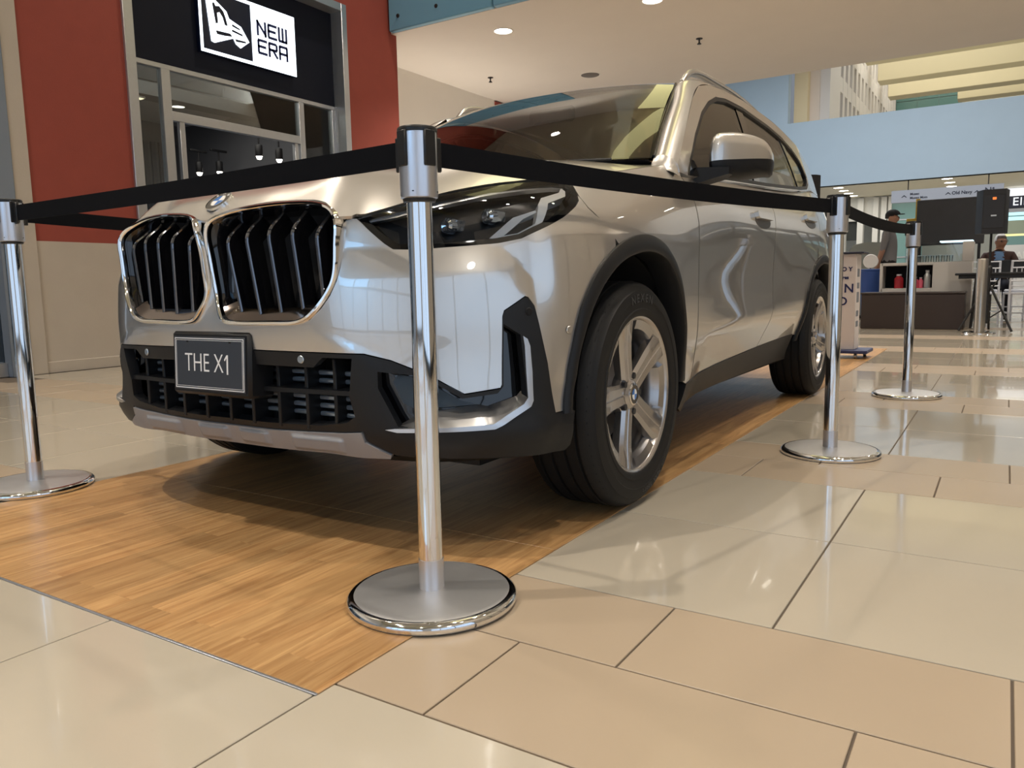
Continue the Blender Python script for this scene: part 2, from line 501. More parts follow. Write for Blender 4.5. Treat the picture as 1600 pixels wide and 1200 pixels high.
# far hall: upper-floor parapet, court behind it with roof beams
struct('wall_parapet', MB().box((-5.2, 28.8, 4.0), (5.3, 29.2, 6.32)).box((-9.6, 28.8, 4.0), (-5.2, 29.2, 16)), M_blue)
struct('ceiling_far', MB().box((-8, 28.85, 4.0), (12, 40, 4.3)), M_cream)
struct('wall_far_shops', MB().box((-8, 36, 0), (12, 36.2, 4.0)), mat('pale_shop_wall', (0.62, 0.63, 0.60), 0.8))
# court walls seen over the parapet
struct('wall_court_side', MB().box((-5.15, 29.5, 6), (-4.68, 30.0, 15)), mat('peach_wall', (0.82, 0.68, 0.44), 0.8))
struct('wall_court_recess', MB().box((-4.70, 29.9, 6), (-4.34, 30.0, 15)), mat('pink_wall', (0.80, 0.70, 0.62), 0.8))
lat = MB().box((-4.35, 30.0, 6), (-4.0, 31.6, 15))
for k in range(18):
    yk = 31.6 + k * 1.0
    lat.box((-4.35, yk, 6), (-4.0, yk + 0.45, 15))
for zr in (6.2, 8.2, 9.75, 11.3, 12.85, 14.5):
    lat.box((-4.35, 31.6, zr - 0.28), (-4.01, 49.6, zr + 0.28))
struct('wall_court_lattice', lat, mat('court_white', (0.80, 0.76, 0.73), 0.8))
struct('wall_court_lattice_back', MB().box((-4.9, 30.4, 6), (-4.7, 49.6, 15)).box((-4.7, 31.2, 6), (-4.3, 31.5, 15)), mat('pink_wall', (0.78, 0.66, 0.58), 0.8))
struct('wall_court_end', MB().box((-5.5, 49.6, 0), (12, 49.9, 15)), M_cream)
gg = struct('window_5', MB().box((-4.05, 49.3, 10.1), (-0.75, 49.5, 11.05)), mat('green_frame', (0.2, 0.3, 0.28), 0.5))
for k in range(3):
    for z0 in (10.13, 10.6):
        MB().box((-4.0 + k * 1.07, 49.26, z0), (-4.0 + k * 1.07 + 1.04, 49.3, z0 + 0.42)).build('pane', M_green, gg)
for i, (yb, x0) in enumerate(((34.6, -3.6), (38.66, -3.6), (42.3, -3.6), (45.0, -0.75))):
    struct('trim_%d' % (10 + i), MB().box((x0, yb, 9.54), (12, yb + 0.95, 10.8), 0.02), mat('straw_beam', (0.82, 0.74, 0.52), 0.7))
struct('ceiling_court', MB().box((-5.5, 29.2, 14.8), (12, 49.9, 15.0)), M_cream)
struct('ceiling_far_hall', MB().box((-9.5, 12.25, 8.7), (14, 29.2, 8.9)), M_white)
struct('wall_hall_left', MB().box((-9.6, 12.25, 0), (-9.5, 29.2, 8.9)), M_blue)
# ---------------------------------------------------------------- body surface of the car
def nspline(t, y):
    t = np.asarray(t, float); y = np.asarray(y, float)
    n = len(t); h = np.diff(t); A = np.zeros((n, n)); b = np.zeros((n, y.shape[1])); A[0, 0] = A[-1, -1] = 1
    for i in range(1, n - 1):
        A[i, i - 1] = h[i - 1]; A[i, i] = 2 * (h[i - 1] + h[i]); A[i, i + 1] = h[i]
        b[i] = 6 * ((y[i + 1] - y[i]) / h[i] - (y[i] - y[i - 1]) / h[i - 1])
    M = np.linalg.solve(A, b)

    def f(x):
        x = np.atleast_1d(np.asarray(x, float)); k = np.clip(np.searchsorted(t, x) - 1, 0, n - 2); hh = h[k][:, None]
        a = (t[k + 1] - x)[:, None] / hh; c = (x - t[k])[:, None] / hh
        return a * y[k] + c * y[k + 1] + ((a**3 - a) * M[k] + (c**3 - c) * M[k + 1]) * hh**2 / 6
    return f


def curve3(pts, n, closed=False):
    """resample a smooth curve through points"""
    p = np.asarray(pts, float)
    if closed:
        p = np.vstack([p[-4:], p, p[:5]])
    t = np.concatenate([[0], np.cumsum(np.linalg.norm(np.diff(p, axis=0), axis=1))])
    f = nspline(t, p)
    if closed:
        return f(np.linspace(t[4], t[-5], n, endpoint=False))
    return f(np.linspace(0, t[-1], n))


def pchip(t, y):
    t = np.asarray(t, float); y = np.asarray(y, float); h = np.diff(t); d = np.diff(y) / h; n = len(t); m = np.zeros(n)
    for i in range(1, n - 1):
        if d[i - 1] * d[i] > 0:
            w1 = 2 * h[i] + h[i - 1]; w2 = h[i] + 2 * h[i - 1]; m[i] = (w1 + w2) / (w1 / d[i - 1] + w2 / d[i])
    m[0] = d[0]; m[-1] = d[-1]

    def f(x):
        x = np.asarray(x, float); k = np.clip(np.searchsorted(t, x) - 1, 0, n - 2); u = (x - t[k]) / h[k]
        return (2 * u**3 - 3 * u**2 + 1) * y[k] + (u**3 - 2 * u**2 + u) * h[k] * m[k] + (-2 * u**3 + 3 * u**2) * y[k + 1] + (u**3 - u**2) * h[k] * m[k + 1]
    return f


# plan outline of the half body (x, y), nose at y = 0
PL = np.array([(0, 0), (.15, .003), (.30, .016), (.42, .04), (.52, .076), (.62, .132), (.71, .203), (.78, .278), (.835, .355), (.875, .432), (.90, .51), (.914, .60), (.920, .72), (.9225, .85), (.92, 1.05), (.912, 1.3), (.905, 1.6), (.90, 2.0), (.90, 2.4), (.905, 2.9), (.915, 3.3), (.92, 3.54), (.918, 3.8), (.90, 4.05), (.86, 4.25), (.78, 4.39), (.65, 4.455), (.4, 4.49), (0, 4.5)])
PT = np.concatenate([[0], np.cumsum(np.linalg.norm(np.diff(PL, axis=0), axis=1))])
plan = nspline(np.concatenate([-PT[2:0:-1], PT, 2 * PT[-1] - PT[-2:-4:-1]]), np.vstack([PL[2:0:-1] * [-1, 1], PL, PL[-2:-4:-1] * [-1, 1]]))
ZK = [.16, .25, .32, .42, .52, .60, .70, .80, .88, .95, 1.02, 1.10, 1.20]
PROF = {0: [.16, .10, .075, .05, .03, .025, .043, .036, .045, .10, .26, .5, .8],
        3: [.14, .075, .05, .03, .014, .008, .012, .02, .045, .11, .26, .5, .8],
        6: [.08, .02, -.015, -.002, .004, .002, .006, .022, .06, .14, .27, .45, .7],
        9: [.06, .02, -.005, .003, .002, .0, .005, .018, .05, .12, .22, .36, .5],
        13: [.06, .03, .018, .008, .002, 0, .0, .006, .022, .055, .11, .19, .3],
        15: [.10, .06, .045, .03, .012, .006, .003, .004, .012, .028, .06, .12, .22],
        17: [.11, .07, .05, .028, .008, .012, .012, .006, .002, .008, .03, .075, .12],
        19: [.10, .06, .045, .025, .006, .008, .006, .002, .0, .006, .025, .065, .11],
        21: [.06, .03, .018, .008, .002, 0, .0, .004, .008, .014, .03, .065, .105],
        24: [.09, .04, .02, .01, .0, .0, .0, .004, .015, .03, .05, .08, .12],
        28: [.12, .06, .03, .01, .0, .0, .01, .03, .045, .055, .065, .08, .10]}
_ks = sorted(PROF); _zt = np.linspace(.14, 1.22, 109)
_tab = np.array([pchip(ZK, PROF[k])(_zt) for k in _ks])
_st = np.linspace(0, PT[-1], 241)
_TAB = np.array([pchip(PT[_ks], _tab[:, j])(_st) for j in range(len(_zt))]).T
for _it in range(6):                                     # even out the lofted table
    _TAB[1:-1] = .25 * _TAB[:-2] + .5 * _TAB[1:-1] + .25 * _TAB[2:]
    if _it < 2: _TAB[:, 1:-1] = .25 * _TAB[:, :-2] + .5 * _TAB[:, 1:-1] + .25 * _TAB[:, 2:]


def cub(p0, p1, p2, p3, t):
    return p1 + .5 * t * (p2 - p0 + t * (2 * p0 - 5 * p1 + 4 * p2 - p3 + t * (3 * (p1 - p2) + p3 - p0)))


def inset(s, z):
    a = np.clip(np.abs(s) / (_st[1] - _st[0]), 0, len(_st) - 1.001); b = np.clip((z - _zt[0]) / (_zt[1] - _zt[0]), 0, len(_zt) - 1.001)
    i = a.astype(int); j = b.astype(int); a = a - i; b = b - j
    def row(ii):
        ii = np.clip(ii, 0, len(_st) - 1)
        return cub(_TAB[ii, np.maximum(j - 1, 0)], _TAB[ii, j], _TAB[ii, j + 1], _TAB[ii, np.minimum(j + 2, len(_zt) - 1)], b)
    return cub(row(i - 1), row(i), row(i + 1), row(i + 2), a)


CR_S = np.array([.40, .476, .564, .639, .701, .772, .832, .861, .902, .927, .96])
CR_Z = np.array([.70, .702, .707, .712, .714, .717, .715, .709, .687, .661, .62])
C2_S = np.array([.30, .357, .454, .520, .560, .600, .70, .76, .86, .96])
C2_Z = np.array([.620, .606, .574, .546, .524, .485, .42, .39, .37, .35])


def sstep(x):
    x = np.clip(x, 0, 1); return x * x * (3 - 2 * x)


def pocket(s, z):
    """bumper cheek: leans back above its crease, stands upright below it and ends in a lip; undercut of the doors"""
    a = np.abs(s)
    zc = np.interp(a, CR_S, CR_Z); zb = np.interp(a, C2_S, C2_Z)
    up = .16 * np.clip(z - zc, 0, .075) * (1 - sstep((z - .80) / .12))
    low = -.036 * np.clip(zc - z, 0, .28)
    lip = -.005 * sstep((zb - z) / .03)
    d = (up + low + lip) * sstep((a - .36) / .14) * sstep((1.03 - a) / .08)
    zs = .484 + (a - 2.068) * .059
    e = np.where(z < zs, .16 * (zs - z), 0) * sstep((a - 1.98) / .25) * sstep((3.95 - a) / .3)
    return d + e


def F(s, z, off=0.0):
    s = np.atleast_1d(np.asarray(s, float)); z = np.atleast_1d(np.asarray(z, float))
    sg = np.where(s < 0, -1, 1); a = np.abs(s)
    c = plan(a); e = 1e-3; t = plan(a + e) - plan(a - e); t /= np.linalg.norm(t, axis=1)[:, None]
    n = np.stack([t[:, 1], -t[:, 0]], 1)
    q = c - n * (inset(a, z) + pocket(a, z) - off)[:, None]
    return np.stack([q[:, 0] * sg, q[:, 1], z], 1)


def s_of_y(y):
    return np.interp(y, PL[:, 1], PT)


REF = np.array([0, 2.2, 0.7])


def dens(poly, step, closed=True):
    out = []
    n = len(poly)
    for i in range(n if closed else n - 1):
        a = np.array(poly[i], float); b = np.array(poly[(i + 1) % n], float)
        k = max(1, int(math.ceil(np.linalg.norm(b - a) / step)))
        out += [tuple(a + (b - a) * j / k) for j in range(k)]
    if not closed: out.append(tuple(poly[-1]))
    return out


def inside(px, py, poly):
    poly = np.asarray(poly); r = np.zeros(len(px), bool)
    x0, y0 = poly[:, 0], poly[:, 1]; x1, y1 = np.roll(x0, -1), np.roll(y0, -1)
    for a, b, c, d in zip(x0, y0, x1, y1):
        if b == d: continue
        m = ((b > py) != (d > py)) & (px < (c - a) * (py - b) / (d - b) + a)
        r ^= m
    return r


def edge_dist(px, py, segs):
    d = np.full(len(px), 9.0)
    for (a, b), (c, e) in segs:
        dx, dy = c - a, e - b; L2 = dx * dx + dy * dy + 1e-12
        t = np.clip(((px - a) * dx + (py - b) * dy) / L2, 0, 1)
        d = np.minimum(d, np.hypot(px - a - t * dx, py - b - t * dy))
    return d


def patch(name, fmap, outer, material, parent, holes=(), step=.03, thick=.006, lines=(), bstep=None, scale=(1, 1), label=None, ref=None, back=False):
    """a panel: outline in the surface's own coordinates, meshed, laid on the surface, with turned-in edges"""
    bstep = bstep or step
    sc = np.array(scale)
    loops = [dens(outer, bstep)] + [dens(h, bstep) for h in holes]
    vs = []; es = []; segs = []
    for lp in loops:
        k = len(vs); n = len(lp); vs += lp
        es += [(k + i, k + (i + 1) % n) for i in range(n)]
        segs += [(lp[i], lp[(i + 1) % n]) for i in range(n)]
    for ln in lines:
        lp = dens(ln, bstep, False); k = len(vs); vs += lp
        es += [(k + i, k + i + 1) for i in range(len(lp) - 1)]
        segs += [(lp[i], lp[i + 1]) for i in range(len(lp) - 1)]
    o = np.array(loops[0]); lo = o.min(0); hi = o.max(0)
    gx, gy = np.meshgrid(np.arange(lo[0] + step * .37, hi[0], step), np.arange(lo[1] + step * .43, hi[1], step), indexing='ij')
    gx = gx.ravel(); gy = gy.ravel()
    m = inside(gx, gy, loops[0])
    for h in loops[1:]: m &= ~inside(gx, gy, h)
    gx = gx[m]; gy = gy[m]
    m = edge_dist(gx, gy, segs) > step * .45
    vs += list(zip(gx[m], gy[m]))
    v2, e2, f2, _, _, _ = delaunay_2d_cdt([Vector(p) for p in vs], es, [], 0, 1e-5)
    uv = np.array([(p.x, p.y) for p in v2]); f2 = np.array([f for f in f2 if len(f) == 3])
    c = uv[f2].mean(1)
    m = inside(c[:, 0], c[:, 1], loops[0])
    for h in loops[1:]: m &= ~inside(c[:, 0], c[:, 1], h)
    f2 = f2[m]
    used = np.unique(f2); rem = -np.ones(len(uv), int); rem[used] = np.arange(len(used)); uv = uv[used]; f2 = rem[f2]
    P = fmap(uv[:, 0], uv[:, 1]); e = 1.5e-3
    du = fmap(uv[:, 0] + e, uv[:, 1]) - fmap(uv[:, 0] - e, uv[:, 1]); dv = fmap(uv[:, 0], uv[:, 1] + e) - fmap(uv[:, 0], uv[:, 1] - e)
    N = np.cross(du, dv); N /= np.linalg.norm(N, axis=1)[:, None] + 1e-12
    rf = REF if ref is None else np.array(ref)
    if np.sum(N * (P - rf)) < 0: N = -N
    tri = P[f2]; fn = np.cross(tri[:, 1] - tri[:, 0], tri[:, 2] - tri[:, 0])
    fl_ = np.sum(fn * N[f2].mean(1), 1) < 0
    f2[fl_] = f2[fl_][:, ::-1]
    verts = [tuple(p) for p in P]; faces = [tuple(int(i) for i in f) for f in f2]; norms = [tuple(n) for n in N]
    if thick:
        cnt = {}
        for f in faces:
            for i in range(3):
                a, b = f[i], f[(i + 1) % 3]
                if (b, a) in cnt: del cnt[(b, a)]
                else: cnt[(a, b)] = 1
        for (a, b) in cnt:
            k = len(verts); d = -N[[a, b]] * thick
            verts += [tuple(P[a]), tuple(P[b]), tuple(P[b] + d[1]), tuple(P[a] + d[0])]
            faces.append((k + 1, k, k + 3, k + 2))
            q = np.cross(P[b] - P[a], d[0]); q = -q / (np.linalg.norm(q) + 1e-12)
            norms += [tuple(q)] * 4
        if back:
            k = len(verts)
            verts += [tuple(p) for p in (P - N * thick)]; norms += [tuple(-n) for n in N]
            faces += [tuple(int(i) + k for i in f[::-1]) for f in f2]
    me = bpy.data.meshes.new(name); me.from_pydata(verts, [], faces)
    me.polygons.foreach_set('use_smooth', [True] * len(faces)); me.update()
    me.normals_split_custom_set_from_vertices(norms)
    ob = link_mesh(name, me, material, parent)
    if label: ob['label'] = label
    return ob


def mir(poly):
    return [(-a, b) for a, b in poly][::-1]


# ---------------------------------------------------------------- car materials
def paint_mat():
    m = bpy.data.materials.new('silver_beige_paint'); nt, N, L, b = nodes_of(m)
    b.inputs['Base Color'].default_value = (0.60, 0.575, 0.54, 1)
    setin(b, 'Metallic', 0.85); setin(b, 'Roughness', 0.34); setin(b, 'Coat Weight', 1.0); setin(b, 'Coat Roughness', 0.015); setin(b, 'Coat IOR', 1.95)
    tc = N.new('ShaderNodeTexCoord'); n = N.new('ShaderNodeTexNoise'); n.inputs['Scale'].default_value = 1500
    L.new(tc.outputs['Object'], n.inputs['Vector'])
    r = N.new('ShaderNodeMapRange'); r.inputs['To Min'].default_value = 0.29; r.inputs['To Max'].default_value = 0.35
    L.new(n.outputs['Fac'], r.inputs['Value']); L.new(r.outputs['Result'], b.inputs['Roughness'])
    return m


K_paint = paint_mat()
K_black = mat('gloss_black_plastic', (0.005, 0.005, 0.006), 0.07, coat=0.6)
K_plast = mat('grained_black_plastic', (0.011, 0.0115, 0.013), 0.40, spec=0.35, bump=0.25, bscale=900)
K_chrome = mat('car_chrome', (0.86, 0.87, 0.88), 0.06, 1.0)
K_satin = mat('satin_silver', (0.60, 0.60, 0.61), 0.28, 0.9)
K_skid = mat('satin_skid_grey', (0.30, 0.30, 0.315), 0.42, 0.25)
K_rub = mat('tyre_rubber', (0.009, 0.009, 0.0095), 0.6, spec=0.35, bump=0.15, bscale=300)
K_void = mat('car_void', (0.004, 0.004, 0.005), 0.8)
K_lens = glass_mat('headlight_lens', (0.95, 0.96, 0.97), 1.0, 0.0, 1.45)
K_wind = glass_mat('tinted_windscreen', (0.30, 0.33, 0.31), 1.0, 0.0, 1.75)
K_side = glass_mat('tinted_side_glass', (0.28, 0.31, 0.30), 1.0, 0.0, 1.52)
K_cabin = mat('cabin_dark', (0.018, 0.017, 0.017), 0.7)
K_seat = mat('seat_leather', (0.030, 0.028, 0.027), 0.5)
K_drl = mat('daylight_bar', (0.80, 0.80, 0.78), 0.25, emit=(1, 1, 1), estr=0.0)
K_rim = mat('wheel_alloy', (0.46, 0.44, 0.43), 0.22, 0.9, coat=0.5)
K_rimd = mat('wheel_dark', (0.03, 0.03, 0.032), 0.35, 0.3)
K_disc = mat('brake_steel', (0.35, 0.35, 0.36), 0.35, 1.0)
K_rad = mat('shutter_metal', (0.42, 0.48, 0.54), 0.3, 0.8)
K_white = mat('badge_white', (0.85, 0.85, 0.85), 0.3)
K_bblue = mat('badge_blue', (0.03, 0.16, 0.50), 0.3)
K_slate = mat('plate_slate', (0.035, 0.042, 0.055), 0.42)

car = empty('car', (0, 0, 0))
tag(car, 'silver-beige SUV with twin chrome kidney grilles parked on the wooden mat', 'car')

# ---- outlines in surface coordinates (s along the plan outline, z height), left side of the car = +s
KID = [(.016, .014, .851), (.026, .018, .870), (.05, .030, .886), (.095, .042, .897), (.166, .052, .904), (.23, .066, .908), (.30, .078, .908), (.353, .084, .904), (.396, .082, .894), (.437, .070, .873), (.455, .062, .849), (.454, .060, .795), (.448, .060, .734), (.440, .058, .703), (.422, .050, .668), (.397, .041, .637), (.364, .033, .610), (.335, .030, .600), (.27, .026, .596), (.19, .022, .595), (.095, .016, .596), (.059, .018, .604), (.037, .024, .629), (.018, .034, .668), (.012, .030, .728), (.010, .022, .792)]
K_SZ = [(x / 1.0 + 0.012 * (x / .45)**2, z) for x, y, z in KID]
HL_TOP = [(.499, .855), (.581, .875), (.635, .890), (.709, .907), (.775, .922), (.858, .937), (.971, .951), (1.111, .963), (1.177, .963), (1.202, .954)]
HL_LOW = [(1.190, .925), (1.175, .908), (1.145, .891), (1.075, .858), (.984, .822), (.934, .802), (.867, .790), (.784, .784), (.703, .779), (.656, .776), (.597, .778), (.573, .793), (.539, .821), (.512, .845)]
FGAP = [(1.196, .889), (1.216, .871), (1.292, .829)]
SC_F = float(s_of_y(.85)); SC_R = float(s_of_y(.85 + 2.692)); ZC = .345


RO_A = [-10, 0, 12, 25, 38, 50, 61, 78, 94, 109, 121, 131, 145, 159, 173, 182, 190]
RO_R = [.432, .428, .422, .432, .459, .472, .476, .477, .484, .488, .482, .468, .442, .436, .452, .474, .49]
RI_A = [-10, 2, 15, 28, 40, 52, 64, 81, 98, 114, 126, 141, 158, 175, 190]
RI_R = [.402, .400, .394, .406, .422, .429, .430, .427, .434, .444, .437, .422, .411, .418, .43]
YF, YR = .85, 3.542


def rout(a): return float(np.interp(a, RO_A, RO_R))


def rin(a): return float(np.interp(a, RI_A, RI_R))


def arc(yc, dr, a0, a1, n):
    out = []
    for a in np.linspace(a0, a1, n):
        r = rout(a) + dr; t = math.radians(a)
        out.append((float(s_of_y(yc - r * math.cos(t))), ZC + r * math.sin(t)))
    return out


BLK = [(.988, .490), (.964, .590), (.953, .635), (.937, .656), (.927, .659), (.869, .625), (.864, .611), (.861, .530), (.857, .442), (.853, .434), (.763, .424), (.701, .460), (.639, .489), (.587, .510), (.535, .523), (.519, .527), (.384, .529)]
a_gap = math.degrees(math.atan2(.829 - ZC, YF - (1.292 - .616)))
half_b = [(0, .865), (.012, .850)] + [K_SZ[i] for i in range(25, 9, -1)] + [(.476, .856), (.499, .855)] + HL_LOW[::-1] + FGAP + arc(YF, -.010, a_gap - 3, 2, 24) + [(1.007, .358)] + BLK + [(0, .533)]
poly = half_b + [p for p in mir(half_b) if abs(p[0]) > 1e-6]
crl = [(.40, .70)] + list(zip(CR_S[1:-2], CR_Z[1:-2]))
c2l = [(.375, .6005), (.454, .574), (.520, .546), (.545, .532)]
c2m = [(a, b - .016) for a, b in c2l[1:-1]]
crl = [(max(a, .475), b) for a, b in crl][1:]
patch('bumper_cover', F, poly, K_paint, car, step=.0125, bstep=.010, thick=.012, lines=[crl, mir(crl), c2l, mir(c2l)])

DF = [(2.02, 1.078), (2.020, .985), (2.018, .897), (1.996, .777), (1.998, .656), (2.018, .509), (2.050, .375), (2.059, .318)]
SHUT_SIDE = [(1.206, .962), (1.30, .985), (1.366, .998), (1.566, 1.033), (1.766, 1.066), (1.93, 1.092)]
for sg in (1, -1):
    fen = [(1.206, .951)] + SHUT_SIDE + [(1.985, 1.095)] + [(a - .004, b) for a, b in DF] + [(2.0, .316)] + arc(YF, -.010, 181, a_gap + 1, 36) + [(1.220, .874), (1.20, .892), (1.193, .921)]
    pg = fen if sg > 0 else mir(fen)
    patch('fender', F, pg, K_paint, car, step=.03, bstep=.015, thick=.012)
    BELT = [(2.06, 1.062), (2.3, 1.076), (2.75, 1.103), (3.14, 1.124), (3.6, 1.152), (4.0, 1.185), (4.2, 1.205)]
    DM = [(3.150, 1.125), (3.143, 1.003), (3.100, .90), (3.092, .80), (3.118, .558), (3.08, .45), (3.040, .366)]
    fd = [(a + .004, b) for a, b in DF[::-1]][:-1] + [(2.024, 1.06)] + BELT[:3] + [(a - .0035, b) for a, b in DM] + [(2.7, .352), (2.427, .342)]
    csl = [(2.07, .484), (2.5, .5095), (3.08, .5437)]
    patch('front_door', F, fd if sg > 0 else mir(fd), K_paint, car, step=.035, bstep=.02, thick=.012, lines=[csl if sg > 0 else mir(csl)])
    RD = [(4.16, 1.20), (4.15, 1.05), (4.09, .93), (4.02, .86)]
    rd = [(a + .0035, b) for a, b in DM[::-1]] + BELT[4:] + RD[1:] + arc(YR, -.010, 72, 6, 22) + [(3.68, .388), (3.4, .380)]
    csr = [(3.13, .5467), (3.60, .5744)]
    patch('rear_door', F, rd if sg > 0 else mir(rd), K_paint, car, step=.035, bstep=.02, thick=.012, lines=[csr if sg > 0 else mir(csr)])
    send = PT[-1]
    rq = [(4.204, 1.208), (4.156, 1.05), (4.096, .93), (4.03, .87)] + arc(YR, -.010, 76, 176, 30) + [(4.78, .42), (4.95, .44), (5.1, .46), (5.1, .80), (5.02, .84), (4.98, 1.05), (4.9, 1.19), (4.5, 1.21)]
    patch('quarter_panel', F, rq if sg > 0 else mir(rq), K_paint, car, step=.04, bstep=.025, thick=.012)
    tl = [(4.99, .86), (5.05, .84), (5.5, .86), (5.5, .98), (5.05, 1.04), (5.0, 1.03)]
    patch('tail_lamp', F, tl if sg > 0 else mir(tl), mat('tail_lamp_red', (0.25, 0.01, 0.01), 0.1, coat=1), car, step=.04, thick=.01)
tg = [(5.11, .55), (send, .55), (send, 1.12), (5.0, 1.12), (5.01, 1.05), (5.06, 1.05), (5.52, .99), (5.52, .85), (5.11, .83)]
patch('tailgate', F, tg + [p for p in mir(tg)][0:0], K_paint, car, step=.05, thick=.01)
patch('tailgate', F, mir(tg), K_paint, car, step=.05, thick=.01)
for sg in (1, -1):
    rbp = [(4.62, .30), (send, .26), (send, .54), (5.1, .54), (5.1, .455), (4.95, .435), (4.72, .41)]
    patch('rear_bumper', F, rbp if sg > 0 else mir(rbp), K_plast, car, step=.05, thick=.02)

# ---- black lower bumper with the intake and side pockets
PK = [(.867, .591), (.911, .563), (.921, .454), (.923, .400), (.905, .375), (.830, .345), (.703, .345), (.600, .345), (.552, .44), (.553, .482), (.639, .472), (.701, .446), (.757, .412), (.845, .420), (.861, .437)]
INT = [(0, .494), (.199, .491), (.367, .489), (.400, .515), (.488, .514), (.472, .416), (.483, .366), (.453, .348), (.360, .334), (.161, .329), (0, .328)]
INTP = INT + [p for p in mir(INT) if abs(p[0]) > 1e-6]
hb = [(0, .530), (.384, .526)] + [(a, b - .003) for a, b in BLK[:-1]][::-1] + [(1.007, .356), (1.044, .357), (1.074, .356), (1.066, .325), (1.071, .262), (1.056, .248), (.945, .250), (.81, .256), (.695, .262), (.588, .268), (.512, .303), (.505, .329), (.43, .322), (.36, .318), (.16, .312), (0, .311)]
hbp = hb + [p for p in mir(hb) if abs(p[0]) > 1e-6]
patch('lower_bumper', lambda s, z: F(s, z, .001), hbp, K_plast, car, holes=[INTP, PK, mir(PK)], step=.025, bstep=.015, thick=.03)
sk = [(0, .307), (.16, .308), (.36, .314), (.43, .318), (.498, .325), (.505, .299), (.575, .268), (.572, .258), (.486, .256), (.346, .258), (.13, .254), (0, .253)]


def Fskid(s, z):
    a = np.abs(s)
    bump = .010 * sstep((a - .02) / .02) * sstep((.16 - a) / .02) + .010 * sstep((a - .24) / .02) * sstep((.44 - a) / .02)
    return F(s, z, .006 + bump * sstep((z - .262) / .008) * sstep((.303 - z) / .006))


patch('skid_trim', Fskid, sk + [p for p in mir(sk) if abs(p[0]) > 1e-6], K_skid, car, step=.0075, bstep=.0075, thick=.03, label='satin grey skid trim under the bumper')
# underside of the nose
ub = MB(); ss = np.linspace(-1.05, 1.05, 85)
r0 = F(ss, np.full(85, .256), -.012); r1 = F(ss, np.full(85, .225), -.10); r2 = r1.copy(); r2[:, 1] = np.maximum(r2[:, 1] + .25, .40); r2[:, 2] = .215
r0[:, 2] = .262
k = len(ss)
ub.add(list(map(tuple, r0)) + list(map(tuple, r1)) + list(map(tuple, r2)), [(i, i + 1, i + 1 + k * j + k - (k * j), i + k) for j in (0,) for i in range(k - 1)] + [(k + i, k + i + 1, 2 * k + i + 1, 2 * k + i) for i in range(k - 1)], True)
ub.box((-.62, .40, .19), (.62, 4.2, .235))
ub.build('undertray', K_plast, car)

# intake: back wall, shutters, bars
ik = MB()
ik.box((-.55, .17, .30), (.55, .19, .53)).box((-.40, .085, .516), (.40, .19, .522)).box((-.48, .11, .30), (.48, .19, .31))
ik.build('intake_back', K_void, car)
for zz in (.352, .374, .396, .44, .462):
    MB().box((-.45, .112, zz), (.45, .130, zz + .012), .003).build('shutter', K_rad, car)
hbm = MB()
n = 40; xs = np.linspace(-.475, .475, n + 1)
for (z0, z1, o0) in ((.418, .430, .006),):
    q = F(np.array([x * 1.03 for x in xs]), np.full(n + 1, z0), -o0)
    vs = []
    for p in q:
        vs += [(p[0], p[1], z0), (p[0], p[1], z1), (p[0], p[1] + .06, z1 + .004), (p[0], p[1] + .06, z0 - .004)]
    fs = []
    for i in range(n):
        for j in range(4):
            fs.append((4 * i + j, 4 * i + (j + 1) % 4, 4 * i + 4 + (j + 1) % 4, 4 * i + 4 + j))
    hbm.add(vs, fs)
hbm.build('intake_bar', K_plast, car)
for x in (-.40, -.305, -.205, -.10, 0.0, .10, .205, .305, .40):
    yb = float(F(np.array([x * 1.03]), np.array([.4]), -.014)[0, 1])
    MB().box((x - .006, yb, .322), (x + .006, yb + .07, .51), .002).build('intake_divider', K_plast, car)

# side pockets with their silver blades
for sg in (1, -1):
    mf = (lambda p: p) if sg > 0 else mir
    inner = [(.875, .575), (.905, .555), (.912, .40), (.83, .355), (.70, .352), (.615, .352), (.565, .44), (.565, .475), (.64, .465), (.70, .438), (.757, .405), (.848, .413)]
    patch('pocket_back', lambda s, z: F(s, z, -.045), mf([(.88, .61), (.94, .57), (.94, .38), (.83, .33), (.56, .33), (.54, .44), (.54, .49), (.64, .49), (.76, .43), (.85, .44)]), K_black, car, step=.03, thick=.004)
    pl = [(.585, .455), (.60, .472), (.645, .462), (.70, .436), (.755, .404), (.80, .392), (.70, .388), (.64, .386), (.61, .40)]
    patch('pocket_panel', lambda s, z: F(s, z, -.03), mf(pl), mat('dark_blue_grey_plastic', (0.03, 0.045, 0.06), 0.3), car, step=.03, thick=.01)
    bo = [(.566, .337), (.597, .331), (.697, .333), (.831, .334), (.849, .341), (.930, .382), (.938, .396), (.939, .469), (.935, .534), (.928, .552), (.916, .560), (.920, .535), (.9235, .405), (.911, .390), (.828, .347), (.698, .3435), (.590, .3405)]
    patch('bumper_blade', lambda s, z: F(s, z, .006), mf(bo), K_satin, car, step=.02, bstep=.01, thick=.012, label='L-shaped silver blade in the bumper corner')
    # shelf of the blade: runs back into the pocket
    line = [(.590, .3405), (.698, .3435), (.828, .347), (.911, .390), (.9235, .405)]
    lp = dens(line, .012, False); sa = np.array([p[0] for p in lp]) * sg; za = np.array([p[1] for p in lp])
    w = np.interp(np.abs(sa), [.59, .66, .80, .9235], [.0, .034, .045, .012])
    A0 = F(sa, za, .006); A1 = F(sa, za + w, -.040)
    k = len(lp)
    sh = MB().add(list(map(tuple, A0)) + list(map(tuple, A1)), [(i, i + 1, k + i + 1, k + i) for i in range(k - 1)], True)
    sh.build('blade_shelf', K_satin, car)
